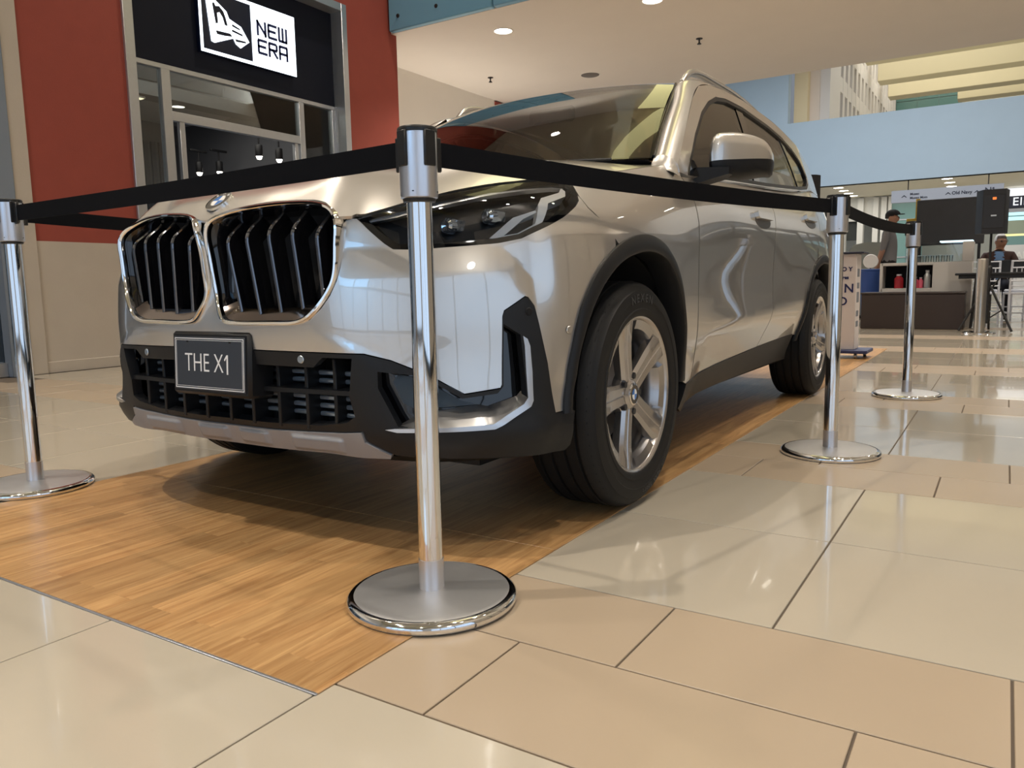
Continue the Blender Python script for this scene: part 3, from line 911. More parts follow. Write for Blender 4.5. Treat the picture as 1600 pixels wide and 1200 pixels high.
# ---- kidney grilles
def kidney(sg):
    g = empty('kidney_grille', parent=car)
    pts = np.array(KID) * [sg, 1, 1]
    c = curve3(pts, 132, True)
    cen = np.array([.23 * sg, .05, .75])
    T = np.roll(c, -1, 0) - np.roll(c, 1, 0); T /= np.linalg.norm(T, axis=1)[:, None]
    fwd = np.tile([.06 * sg, -1, .02], (len(c), 1)); fwd[:, 0] += .25 * (c[:, 0] - cen[0])
    fwd /= np.linalg.norm(fwd, axis=1)[:, None]
    B = np.cross(T, fwd); B /= np.linalg.norm(B, axis=1)[:, None]
    if np.sum(B * (c - cen)) < 0: B = -B
    n = len(c)

    def sweep(prof, name, m, sel=None, closed=False):
        """prof: list of (outwards, forwards)"""
        vs = []; k = len(prof)
        for i in range(n):
            for (b, f) in prof: vs.append(tuple(c[i] + B[i] * b + fwd[i] * f))
        fs = []
        for i in range(n):
            if sel is not None and not sel(c[i]): continue
            j = (i + 1) % n
            for q in range(k if closed else k - 1):
                fs.append((i * k + q, i * k + (q + 1) % k, j * k + (q + 1) % k, j * k + q))
        return MB().add(vs, fs, True).build(name, m, g)
    sweep([(.001, -.03), (.001, .004), (-.002, .0085), (-.007, .0095), (-.010, .007), (-.0115, .001), (-.012, -.012)], 'chrome_ring', K_chrome)
    # tunnel inside the ring: black flanks, polished chamfer along the foot
    tun = [(-.012, -.010), (-.026, -.035), (-.030, -.075)]
    sweep(tun, 'grille_tunnel', K_black, sel=lambda p: p[2] > .632)
    sweep([(-.012, -.008), (-.040, -.030), (-.044, -.034)], 'grille_chin', mat('chin_reflection_tint', (0.24, 0.205, 0.19), 0.08, 1.0), sel=lambda p: p[2] <= .632)  # warm dark tint stands in for the mat mirrored in the chrome
    sweep([(-.044, -.034), (-.046, -.075)], 'grille_sill', K_black, sel=lambda p: p[2] <= .632)
    # dark back of the opening
    vs = [tuple(c[i] - B[i] * .02 - fwd[i] * .072) for i in range(n)] + [tuple(c.mean(0) - fwd.mean(0) * .075)]
    MB().add(vs, [(i, (i + 1) % n, n) for i in range(n)]).build('grille_back', K_void, g)
    # slats, bent at the knee near the top
    inner = c - B * .020
    up = [p for p in inner if p[2] > .80]; lo = [p for p in inner if p[2] < .70]
    for k, (xt, xb) in enumerate(((.082, .105), (.158, .178), (.234, .250), (.310, .322), (.385, .384))):
        zt = max(up, key=lambda p: -abs(p[0] - xt * sg))[2] - .004
        zb = max(lo, key=lambda p: -abs(p[0] - xb * sg))[2] + .006
        yk = .030 + .16 * max(0, xt - .16)**1.2
        zk = zt - .052
        path = [(xt * .985, yk + .056, zt), (xt * .99, yk + .038, zt - .016), (xt, yk + .016, zt - .034), (xt, yk + .003, zk), (xt, yk + .001, zk - .018)]
        for q in (.12, .25, .4, .55, .7, .85, 1.0):
            path.append((xt + (xb - xt) * q, yk + .001 + .014 * q, zk - .018 + (zb - zk + .018) * q))
        p = curve3(path, 26)
        vs = []; fs = []
        for i, q in enumerate(p):
            t = p[min(i + 1, 25)] - p[max(i - 1, 0)]; t /= np.linalg.norm(t)
            nf = np.array([0, -abs(t[2]), t[1] * (-1 if t[2] > 0 else 1)]); nf = np.array([0, -abs(t[2]), -t[1] * np.sign(-t[2])])
            nf /= np.linalg.norm(nf) + 1e-9
            for (a, b) in ((-.0056, .0), (-.0030, .003), (.0030, .003), (.0056, .0), (.0085, -.018), (.0085, -.045), (-.0085, -.045), (-.0085, -.018)):
                vs.append(((q[0] + a) * sg, q[1] + nf[1] * b, q[2] + nf[2] * b))
        fe = []
        for i in range(25):
            for j in range(8):
                (fe if j < 3 else fs).append((i * 8 + j, i * 8 + (j + 1) % 8, i * 8 + 8 + (j + 1) % 8, i * 8 + 8 + j))
        fs += [tuple(range(8)), tuple(range(25 * 8, 26 * 8))]
        sl_ = MB().add(vs, fs, True).build('slat', K_black, g)
        MB().add(vs, fe, True).build('slat_highlight', mat('slat_highlight_tint', (0.15, 0.155, 0.17), 0.10, 0.9), g)  # lighter metal along the black slat imitates its bright reflection streak
    if sg > 0 or True:   # flat sensor blank next to the centre bar
        MB().box((min(.03 * sg, .07 * sg), .062, .66), (max(.03 * sg, .07 * sg), .075, .83), .004).build('sensor_blank', K_black, g)
    return g


kidney(1); kidney(-1)

# ---- bonnet: height field through control points
def rbf(pts, lam=1e-6):
    p = np.array(pts, float); xy = p[:, :2]; n = len(p)
    d = np.linalg.norm(xy[:, None] - xy[None], axis=2)**3
    A = np.zeros((n + 3, n + 3)); A[:n, :n] = d + np.eye(n) * lam; A[:n, n] = 1; A[:n, n + 1:] = xy; A[n, :n] = 1; A[n + 1:, :n] = xy.T
    w = np.linalg.solve(A, np.concatenate([p[:, 2], [0, 0, 0]]))

    def f(x, y):
        q = np.stack([np.asarray(x, float), np.asarray(y, float)], 1)
        r = np.linalg.norm(q[:, None] - xy[None], axis=2)**3
        return r @ w[:n] + w[n] + q @ w[n + 1:]
    return f


shut_front = [(.449, .072, .858), (.47, .092, .864)]
e1 = F(np.array([.499, .522, .581, .605, .635, .709, .775, .858, .971, 1.111, 1.177, 1.206]), np.array([.862, .8675, .8815, .8875, .8955, .9135, .9285, .943, .957, .969, .970, .967]), .002)
e2 = F(np.array([p[0] for p in SHUT_SIDE[1:]]), np.array([p[1] for p in SHUT_SIDE[1:]]) + .002, .0)
edge = [(0, .022, .872), (.03, .026, .879), (.055, .033, .890), (.10, .043, .900), (.17, .054, .908), (.23, .068, .912), (.30, .079, .912), (.353, .085, .908), (.396, .083, .898), (.432, .074, .879)] + shut_front + [tuple(p) for p in e1] + [tuple(p) for p in e2]
ctrl = list(edge)
cen_line = [(.048, .900), (.074, .926), (.105, .950), (.15, .970), (.22, .988), (.35, 1.008), (.6, 1.045), (.9, 1.082), (1.13, 1.106)]
for (y, z) in cen_line: ctrl.append((0, y, z))
for (x, y, dz) in ((.2, .10, -.004), (.2, .16, -.002), (.2, .35, .002), (.2, .7, .004), (.2, 1.14, -.002), (.38, .15, -.006), (.42, .35, .004), (.45, .7, .006), (.48, 1.0, .002), (.42, 1.18, -.004), (.62, .40, -.014), (.64, .7, -.006), (.66, 1.0, -.010), (.64, 1.27, -.006)):
    ctrl.append((x, y, float(np.interp(y, [p[0] for p in cen_line], [p[1] for p in cen_line])) + dz))
ctrl += [(-x, y, z) for (x, y, z) in ctrl if x > 1e-6]
Hf = rbf(ctrl, 4e-5)


def hood_map(x, y):
    x = np.asarray(x, float); y = np.asarray(y, float)
    z = Hf(x, y)
    xr = .30 + .20 * np.clip(y, 0, 1.2)
    ridge = .006 * np.exp(-((np.abs(x) - xr) / .035)**2) * sstep((y - .12) / .2)
    return np.stack([x, y, z + ridge], 1)


ho = [(x, y) for x, y, z in edge] + [(.765, 1.345), (.70, 1.30), (.55, 1.20), (.30, 1.115), (0, 1.075)]
patch('bonnet', hood_map, ho + [p for p in mir(ho) if abs(p[0]) > 1e-6], K_paint, car, step=.025, bstep=.015, thick=.010)

# roundel
slope = math.radians(41)
bm_ = frame_mat((0, .0745, .9285), (1, 0, 0), (0, math.cos(slope), math.sin(slope)))
badge = empty('badge', parent=car)


def disc(r0, r1, h0, h1, a0, a1, name, m, n=24):
    mb = MB(); vs = []; full = abs(a1 - a0) > 6.28
    for i in range(n + 1):
        a = a0 + (a1 - a0) * i / n
        for r in (r0, r1):
            vs.append(bm_ @ Vector((r * math.cos(a), r * math.sin(a), h1)))
        vs.append(bm_ @ Vector((r1 * math.cos(a), r1 * math.sin(a), h0)))
    fs = []
    for i in range(n):
        k = 3 * i
        fs += [(k, k + 1, k + 4, k + 3), (k + 1, k + 2, k + 5, k + 4)]
    return mb.add(vs, fs).build(name, m, badge)


disc(.039, .041, -.002, .004, 0, 2 * math.pi, 'badge_rim', K_chrome, 48)
disc(.024, .039, -.002, .003, 0, 2 * math.pi, 'badge_ring', K_black, 48)
disc(.0225, .0245, 0, .0036, 0, 2 * math.pi, 'badge_inner_rim', K_chrome, 40)
for q in range(4):
    disc(0, .0225, 0, .003, q * math.pi / 2, (q + 1) * math.pi / 2, 'badge_quarter', K_bblue if q % 2 else K_white, 10)
for ch, a in (('B', 135), ('M', 90), ('W', 45)):
    ar = math.radians(a); r = .0315
    text_mesh('badge_letter', ch, .013, K_white, badge, bm_ @ Matrix.Translation((r * math.cos(ar), r * math.sin(ar), .0032)) @ Matrix.Rotation(ar - math.pi / 2, 4, 'Z'), .0004)

# ---- headlights
for sg in (1, -1):
    mf = (lambda p: p) if sg > 0 else mir
    h = empty('headlight', parent=car)
    out = HL_TOP + HL_LOW
    patch('lamp_housing', lambda s, z: F(s, z, -.055), mf([(a + (.02 if a < .6 else (-.02 if a > 1.15 else 0)), b) for a, b in out]), mat('lamp_black', (0.012, 0.013, 0.015), 0.25), h, step=.03, thick=.003)
    patch('lamp_surround', lambda s, z: F(s, z, -.004), mf(out), K_black, h, holes=[mf([(.530, .850), (.60, .866), (.72, .895), (.87, .926), (1.0, .941), (1.12, .950), (1.172, .950), (1.182, .938), (1.176, .922), (1.13, .897), (1.06, .865), (.975, .833), (.93, .814), (.865, .803), (.78, .796), (.70, .791), (.61, .791), (.585, .805), (.555, .828)])], step=.02, bstep=.012, thick=.045)
    brow = [(.525, .851), (.60, .869), (.72, .899), (.87, .930), (1.0, .945), (1.12, .954), (1.172, .954), (1.170, .944), (1.11, .942), (1.0, .932), (.87, .915), (.72, .884), (.60, .856), (.53, .845)]
    patch('lamp_brow', lambda s, z: F(s, z, -.012), mf(brow), K_satin, h, step=.02, bstep=.012, thick=.012)
    d1 = [(.850, .8035), (.885, .806), (.955, .853), (1.000, .871), (.998, .876), (.925, .856), (.905, .843)]
    d2 = [(.985, .836), (1.010, .845), (1.055, .897), (1.150, .921), (1.168, .936), (1.162, .946), (1.135, .931), (1.04, .911), (1.015, .892)]
    for d in (d1, d2):
        patch('daylight_bar', lambda s, z: F(s, z, -.014), mf(d), K_drl, h, step=.02, bstep=.01, thick=.03, label='white daylight running bar')
    patch('daylight_bar', lambda s, z: F(s, z, -.012), mf([(.852, .799), (.93, .810), (1.01, .846), (1.01, .851), (.93, .816), (.852, .804)]), K_drl, h, step=.02, bstep=.01, thick=.02)
    for (s0, z0, w) in ((.745, .838, .036), (.865, .862, .036)):
        q = F(np.array([s0 * sg]), np.array([z0]), -.036)[0]
        mod = MB()
        for a in range(3):
            mod.box((q[0] - w / 2 + a * w / 3 + .001, q[1] - .006 - .004 * (a % 2), z0 - .016), (q[0] - w / 2 + (a + 1) * w / 3 - .001, q[1] + .05, z0 + .014), .003)
        mod.build('projector', mat('lamp_crystal', (0.75, 0.80, 0.85), 0.08, 0.9), h)
        MB().lathe([(.0, .0), (.012, -.004), (.019, .001), (.021, .02)], 20, (q[0], q[1] - .012, z0 - .002), 'y').build('projector_lens', mat('lamp_crystal', (0.75, 0.80, 0.85), 0.08, 0.9), h)
    patch('lamp_lens', lambda s, z: F(s, z, .0), mf(out), K_lens, h, step=.03, bstep=.02, thick=.004)

# ---- wheel-arch trims, sills, wells
for sg in (1, -1):
    for yc, (a0, a1) in ((YF, (1, 181)), (YR, (1, 184))):
        n = 64; vs = []; fs = []
        prof = [(0, .002, -.004), (0, .001, .008), (0, -.006, .012), (1, .010, .013), (1, .003, .009), (1, 0, .0), (1, 0, -.07)]
        k = len(prof)
        for i in range(n + 1):
            a = math.radians(a0 + (a1 - a0) * i / n)
            for (w_, dr, of) in prof:
                ad = math.degrees(a); r = (rin(ad) if w_ else rout(ad)) + dr
                y = yc - r * math.cos(a); z = ZC + r * math.sin(a)
                q = F(np.array([float(s_of_y(y))]), np.array([z]), of)[0]
                vs.append((q[0] * sg, q[1], q[2]))
        for i in range(n):
            for j in range(k - 1):
                fs.append((i * k + j, i * k + j + 1, (i + 1) * k + j + 1, (i + 1) * k + j))
        MB().add(vs, fs, True).build('arch_trim', K_plast, car)
        wl_ = MB()
        wl_.lathe([(.44, .50 * sg), (.44, .84 * sg)], 40, (0, yc, ZC), 'x', math.radians(-6), math.radians(186))
        wl_.box((min(.5 * sg, .52 * sg), yc - .46, .26), (max(.5 * sg, .52 * sg), yc + .46, .82))
        wl_.build('wheel_well', K_void, car)
    sl = [(1.985, .318), (2.05, .323), (2.427, .346), (3.04, .371), (3.4, .383), (3.69, .392), (3.68, .30), (3.70, .255), (3.2, .252), (2.6, .243), (2.3, .238), (2.2, .218), (2.03, .205), (1.96, .23)]
    patch('sill_trim', lambda s, z: F(s, z, .004), sl if sg > 0 else mir(sl), K_plast, car, step=.03, bstep=.02, thick=.06)
    q = F(np.array([1.058 * sg]), np.array([.569]), .001)[0]; 
    dsp = F(np.array([1.058 * sg, 1.068 * sg]), np.array([.569, .569]))
    tdir = Vector(dsp[1] - dsp[0]).normalized(); fm = frame_mat(q, tdir * sg, (0, 0, 1))
    for (s0, z0, mm) in ((1.058, .569, K_paint), (.331, .509, K_rad), (.935, .62, K_void)):
        q = F(np.array([s0 * sg]), np.array([z0]), .002)[0]; q2 = F(np.array([(s0 + .01) * sg]), np.array([z0]), .002)[0]
        fm = frame_mat(q, Vector(q2 - q) * sg, (0, 0, 1))
        mb = MB(); vs = [fm @ Vector((.0105 * math.cos(a), .0105 * math.sin(a), 0.0)) for a in np.linspace(0, 2 * math.pi, 20, endpoint=False)]
        vs += [fm @ Vector((.0085 * math.cos(a), .0085 * math.sin(a), 0.002)) for a in np.linspace(0, 2 * math.pi, 20, endpoint=False)]
        mb.add(vs, [(i, (i + 1) % 20, 20 + (i + 1) % 20, 20 + i) for i in range(20)] + [tuple(range(20, 40))]).build('park_sensor', mm, car)

# door handles
for sg in (1, -1):
    for (s0, z0) in ((2.90, .962), (3.89, 1.012)):
        hd = empty('door_handle', parent=car)
        w, hh = .125, .030
        cup = [(s0 + w * math.cos(a) * (1.0 if abs(math.cos(a)) < .9 else 1), z0 - .012 + hh * 1.1 * math.sin(a)) for a in np.linspace(0, 2 * math.pi, 28, endpoint=False)]
        patch('handle_cup', lambda s, z: F(s, z, .0012), cup if sg > 0 else mir(cup), mat('handle_recess', (0.10, 0.095, 0.09), 0.4, 0.5), hd, step=.02, thick=.002)
        bar = [(s0 - w, z0 + .004), (s0 - w * .9, z0 - .004), (s0 + w * .9, z0 - .002), (s0 + w, z0 + .006), (s0 + w, z0 + .026), (s0 + w * .9, z0 + .032), (s0 - w * .9, z0 + .030), (s0 - w, z0 + .024)]
        patch('handle_bar', lambda s, z: F(s, z, .020), bar if sg > 0 else mir(bar), K_paint, hd, step=.02, thick=.020)

# ---- greenhouse: side glass surface x = G(y, z)
def xbelt(y):
    return np.interp(y, [1.3, 1.6, 2.0, 2.6, 3.2, 3.6, 4.0, 4.3], [.838, .842, .842, .842, .835, .82, .78, .73])


def zbelt(y):
    return np.interp(np.asarray(y) + .616, [2.06, 2.3, 2.75, 3.14, 3.6, 4.0, 4.2, 4.6, 4.9], [1.062, 1.076, 1.103, 1.124, 1.152, 1.185, 1.205, 1.21, 1.19])


def Gs(sg, off=0.0):
    def f(y, z):
        y = np.asarray(y, float); z = np.asarray(z, float)
        d = z - zbelt(y)
        x = xbelt(y) - .27 * d - .27 * np.clip(d, 0, 1)**2 + off
        return np.stack([x * sg, y, z], 1)
    return f


DLO = [(1.432, 1.070), (1.60, 1.078), (2.0, 1.102), (2.53, 1.130), (3.25, 1.180), (3.48, 1.205), (3.56, 1.24), (3.585, 1.285), (3.53, 1.375), (3.42, 1.430), (3.25, 1.472), (3.0, 1.506), (2.6, 1.528), (2.35, 1.522), (2.18, 1.498), (2.02, 1.448), (1.85, 1.372), (1.65, 1.250), (1.50, 1.135)]
ROOFL = [(1.352, 1.098), (1.44, 1.165), (1.60, 1.285), (1.80, 1.418), (1.98, 1.507), (2.16, 1.548), (2.4, 1.572), (2.7, 1.578), (3.0, 1.565), (3.3, 1.535), (3.6, 1.480), (3.9, 1.415), (4.15, 1.36)]
tr_in = []
dl = np.array(DLO); cn = np.array([2.5, 1.32])
for i, p in enumerate(dl):
    t = dl[(i + 1) % len(dl)] - dl[i - 1]; nrm = np.array([-t[1], t[0]]); nrm /= np.linalg.norm(nrm)
    if np.dot(nrm, cn - p) < 0: nrm = -nrm
    tr_in.append(tuple(p + nrm * .018))
for sg in (1, -1):
    fr_ = [(1.352, 1.070)] + ROOFL + [(4.28, 1.21), (3.9, 1.213), (3.6, 1.209), (3.384, 1.188), (2.984, 1.155), (2.524, 1.127), (2.134, 1.106), (1.684, 1.079), (1.444, 1.065)]
    patch('side_frame', Gs(sg, .006), fr_, K_paint, car, holes=[DLO], step=.035, bstep=.02, thick=.02)
    patch('window_trim', Gs(sg, .003), DLO, K_plast, car, holes=[tr_in], step=.025, bstep=.02, thick=.016)
    # glass split by pillars
    pill = [((2.35, 1.16), (2.56, 1.53)), ]
    def cut(ymin_b, ymin_t, ymax_b, ymax_t):
        poly = []
        for (y, z) in dens(tr_in, .03):
            f_ = (z - 1.1) / .42
            lo = ymin_b + (ymin_t - ymin_b) * f_; hi = ymax_b + (ymax_t - ymax_b) * f_
            poly.append((min(max(y, lo), hi), z))
        out = []
        for p in poly:
            if not out or math.hypot(p[0] - out[-1][0], p[1] - out[-1][1]) > 1e-3: out.append(p)
        return out
    for seg in ((1.2, 1.2, 2.34, 2.50), (2.44, 2.60, 3.28, 3.20), (3.34, 3.26, 3.9, 3.9)):
        pg = cut(*seg)
        # keep only the part of the outline inside the limits
        keep = []
        for (y, z) in pg: keep.append((y, z))
        # rebuild a clean polygon: sample top and bottom edges of the opening
        f0 = lambda y: None
        ys = np.linspace(max(seg[0], 1.47), min(max(seg[2], seg[3]), 3.56), 26)
        tp = np.array(tr_in)
        bot = tp[:7]; top = tp[8:][::-1]
        bz = lambda y: np.interp(y, bot[:, 0], bot[:, 1]); tz = lambda y: np.interp(y, np.concatenate([[tp[0][0]], top[:, 0]]), np.concatenate([[tp[0][1] + .004], top[:, 1]]))
        lo_b, lo_t, hi_b, hi_t = seg
        yb0 = max(lo_b, 1.462); yt0 = max(lo_t, 1.50); yb1 = min(hi_b, 3.545); yt1 = min(hi_t, 3.545)
        yb = np.linspace(yb0, yb1, 20); yt = np.linspace(yt1, yt0, 24)
        gl = [(y, float(bz(y))) for y in yb] + [(y, float(max(tz(y), bz(y) + .012))) for y in yt]
        patch('side_window', Gs(sg, -.008), gl, K_side, car, step=.06, bstep=.04, thick=.004, back=False)
        # dark pillar cover behind
    for (b0, t0, b1, t1) in ((2.34, 2.50, 2.44, 2.60), (3.28, 3.20, 3.34, 3.26)):
        pc = [(b0, 1.118 + (b0 - 2.34) * .06), (b1, 1.122 + (b1 - 2.34) * .06), (t1, 1.512 - max(0, t1 - 2.7) * .085), (t0, 1.512 - max(0, t0 - 2.7) * .085)]
        patch('pillar_cover', Gs(sg, -.004), pc, K_black, car, step=.05, thick=.02)

# ---- windscreen
WB_ = curve3([(-.745, 1.352, 1.128), (-.60, 1.245, 1.122), (-.30, 1.135, 1.114), (0, 1.10, 1.110), (.30, 1.135, 1.114), (.60, 1.245, 1.122), (.745, 1.352, 1.128)], 61)
WT_ = curve3([(-.600, 1.958, 1.522), (-.45, 1.915, 1.534), (-.22, 1.888, 1.543), (0, 1.880, 1.546), (.22, 1.888, 1.543), (.45, 1.915, 1.534), (.600, 1.958, 1.522)], 61)


def wmap(u, v):
    u = np.clip(np.asarray(u, float), 0, 1); v = np.asarray(v, float)
    k = u * 60; i = np.clip(k.astype(int), 0, 59); f = (k - i)[:, None]
    a = WB_[i] * (1 - f) + WB_[i + 1] * f; b = WT_[i] * (1 - f) + WT_[i + 1] * f
    p = a * (1 - v[:, None]) + b * v[:, None]
    bul = (.030 * 4 * v * (1 - v))[:, None]
    return p + bul * np.array([0, -.55, .83])


sq = [(0.002, 0), (.998, 0), (.998, 1), (.002, 1)]
patch('windscreen', wmap, sq, K_wind, car, step=.05, thick=.005)
sqb = [(.012, .03), (.5, .045), (.988, .03), (.982, .965), (.80, .945), (.5, .93), (.20, .945), (.018, .965)]
patch('windscreen_band', lambda u, v: wmap(u, v) + np.array([0, .006, -.008]), sq, K_black, car, holes=[sqb], step=.05, bstep=.02, thick=.002)
# cowl and wipers
cw = MB()
c0 = WB_ + [0, -.05, -.012]; c1 = WB_ + [0, .03, -.03]
cw.add([tuple(p) for p in c0] + [tuple(p) for p in c1], [(i, i + 1, 62 + i, 61 + i) for i in range(60)], True).build('cowl', K_plast, car)
for (a, b) in ((8, 34), (30, 56)):
    pp = [tuple(WB_[i] + np.array([0, -.045, -.012 + .008 * math.sin((i - a) / (b - a) * 2.4)])) for i in range(a, b)]
    MB().tube(pp, .006, 6).build('wiper', K_plast, car)

# ---- roof, pillars' outer skin and rails
rp = []
for (y, zc_, ze) in ((1.88, 1.547, 1.530), (2.1, 1.583, 1.553), (2.4, 1.607, 1.575), (2.8, 1.613, 1.578), (3.2, 1.598, 1.556), (3.6, 1.565, 1.510), (4.0, 1.515, 1.452), (4.28, 1.47, 1.405)):
    yo = .07 if y < 1.9 else 0
    rp += [(0, y, zc_), (.3, y + yo * .2, zc_ - (zc_ - ze) * .28), (-.3, y + yo * .2, zc_ - (zc_ - ze) * .28), (.60, y + yo, ze - .004), (-.60, y + yo, ze - .004)]
Rf = rbf(rp)
rmap = lambda x, y: np.stack([np.asarray(x, float), np.asarray(y, float), Rf(x, y)], 1)
ro = [(p[0], p[1] + .006) for p in WT_[::6]] + [(.60, 2.1), (.60, 2.6), (.595, 3.2), (.58, 3.8), (.55, 4.15), (.40, 4.27), (0, 4.30), (-.40, 4.27), (-.55, 4.15), (-.58, 3.8), (-.595, 3.2), (-.60, 2.6), (-.60, 2.1)]
patch('roof', rmap, ro, K_paint, car, step=.06, bstep=.03, thick=.012)
for sg in (1, -1):
    # rounded strip from the windscreen and roof edge down to the side frame
    top = [(.746, 1.352, 1.130), (.722, 1.45, 1.201), (.685, 1.60, 1.301), (.640, 1.80, 1.428), (.606, 1.94, 1.515), (.600, 2.05, 1.545), (.60, 2.2, 1.560), (.60, 2.4, 1.573), (.60, 2.7, 1.578), (.597, 3.0, 1.567), (.592, 3.3, 1.544), (.585, 3.6, 1.508), (.575, 3.9, 1.464), (.55, 4.15, 1.425)]
    A = curve3(top, 90)
    g0 = np.array([Gs(1, .006)(np.array([p[0]]), np.array([p[1]]))[0] for p in curve3([(a, b, 0) for a, b in ROOFL], 90)[:, :2]])
    vs = []; fs = []; m_ = 9
    for i in range(90):
        t = A[min(i + 1, 89)] - A[max(i - 1, 0)]
        chord = A[i] - g0[i]
        nn_ = np.cross(t, chord); nn_ /= np.linalg.norm(nn_) + 1e-9
        if nn_[2] < 0 and nn_[0] < 0: nn_ = -nn_
        if np.dot(nn_, [1, -.2, 1]) < 0: nn_ = -nn_
        L_ = np.linalg.norm(chord)
        for j in range(m_):
            v = j / (m_ - 1)
            p = g0[i] + chord * v + nn_ * (.26 * L_ * 4 * v * (1 - v) * .8)
            vs.append((p[0] * sg, p[1], p[2]))
    for i in range(89):
        for j in range(m_ - 1):
            fs.append((i * m_ + j, (i + 1) * m_ + j, (i + 1) * m_ + j + 1, i * m_ + j + 1))
    MB().add(vs, fs, True).build('roof_pillar', K_paint, car)
    sec0 = [np.array(vs[j]) for j in range(m_)]
    lowc = curve3([(.850 * sg, 1.365, 1.040), (.842 * sg, 1.330, 1.058), (.818 * sg, 1.300, 1.072), (.785 * sg, 1.290, 1.080), (.745 * sg, 1.285, 1.082)], m_)
    vb = []; nb = 6
    for q in range(nb):
        t_ = q / (nb - 1)
        for j in range(m_):
            vb.append(tuple(sec0[j] * (1 - t_) + lowc[j] * t_ + np.array([0, 0, -.010 * math.sin(math.pi * t_)])))
    MB().add(vb, [(q * m_ + j, q * m_ + j + 1, (q + 1) * m_ + j + 1, (q + 1) * m_ + j) for q in range(nb - 1) for j in range(m_ - 1)], True).build('pillar_base', K_paint, car)
    rl = curve3([(.600, 2.03, 1.545), (.602, 2.08, 1.583), (.603, 2.17, 1.612), (.603, 2.35, 1.624), (.603, 2.7, 1.630), (.600, 3.1, 1.618), (.594, 3.5, 1.580), (.585, 3.85, 1.525), (.575, 4.05, 1.475), (.57, 4.10, 1.445)], 50)
    MB().tube([(p[0] * sg, p[1], p[2]) for p in rl], [.012 + .006 * min(1, min(i, 49 - i) / 4) for i in range(50)], 10).build('roof_rail', mat('rail_silver', (0.55, 0.53, 0.50), 0.25, 0.9), car)
    wed = [tuple(p) for p in curve3([(x * sg, y - .004, z + .004) for x, y, z in top[:5]], 20)]
    MB().tube(wed, .006, 6).build('windscreen_moulding', K_black, car)
# rear window and spoiler
rg = MB(); q0 = [(x, 4.29 - .35 * (abs(x) / .6)**4 * .4, 1.46 - .12 * (abs(x) / .6)**3) for x in np.linspace(-.56, .56, 17)]; q1 = [(x * 1.22, 4.475 - .25 * (abs(x) / .6)**4 * .5, 1.10) for x in np.linspace(-.56, .56, 17)]
rg.add(q0 + q1, [(i, i + 1, 18 + i, 17 + i) for i in range(16)], True).build('rear_window', K_side, car)
MB().add([(x, y - .06, z + .015) for x, y, z in q0] + [(x, y + .12, z - .004) for x, y, z in q0] + [(x, y + .10, z - .03) for x, y, z in q0], [(i, i + 1, 18 + i, 17 + i) for i in range(16)] + [(17 + i, 18 + i, 35 + i, 34 + i) for i in range(16)], True).build('rear_spoiler', K_paint, car)

# ---- cabin
cb = empty('cabin', parent=car)
MB().box((-.72, 1.35, .85), (.72, 1.72, 1.02), .05).box((-.70, 1.60, .95), (.70, 1.78, 1.06), .03).build('dashboard', K_cabin, cb)
MB().box((-.78, 1.3, .24), (.78, 4.2, .30)).build('cabin_floor', K_cabin, cb)
for x in (.38, -.38):
    MB().box((x - .25, 2.15, .45), (x + .25, 2.65, .62), .06).build('seat_cushion', K_seat, cb)
    bk = MB().prism([(-.25, .58), (.25, .58), (.24, 1.10), (.18, 1.20), (-.18, 1.20), (-.24, 1.10)], lambda a, b: (x + a, 2.60 + (b - .58) * .35, b), lambda a, b: (x + a, 2.74 + (b - .58) * .30, b))
    bk.build('seat_back', K_seat, cb)
    MB().box((x - .14, 2.83, 1.22), (x + .14, 2.92, 1.40), .04).build('headrest', K_seat, cb)
MB().box((-.62, 3.05, .45), (.62, 3.5, .62), .06).box((-.62, 3.45, .58), (.62, 3.62, 1.12), .05).build('rear_bench', K_seat, cb)
st = [Vector((.38 + .18 * math.cos(a), 1.98 - .18 * math.sin(a) * .4, 1.0 + .18 * math.sin(a) * .9)) for a in np.linspace(0, 2 * math.pi, 30, endpoint=False)]
MB().tube(st, .014, 8, closed=True).build('steering_wheel', K_cabin, cb)
MB().box((-.12, 1.93, 1.43), (.12, 1.96, 1.50), .012).build('inner_mirror', K_black, cb)

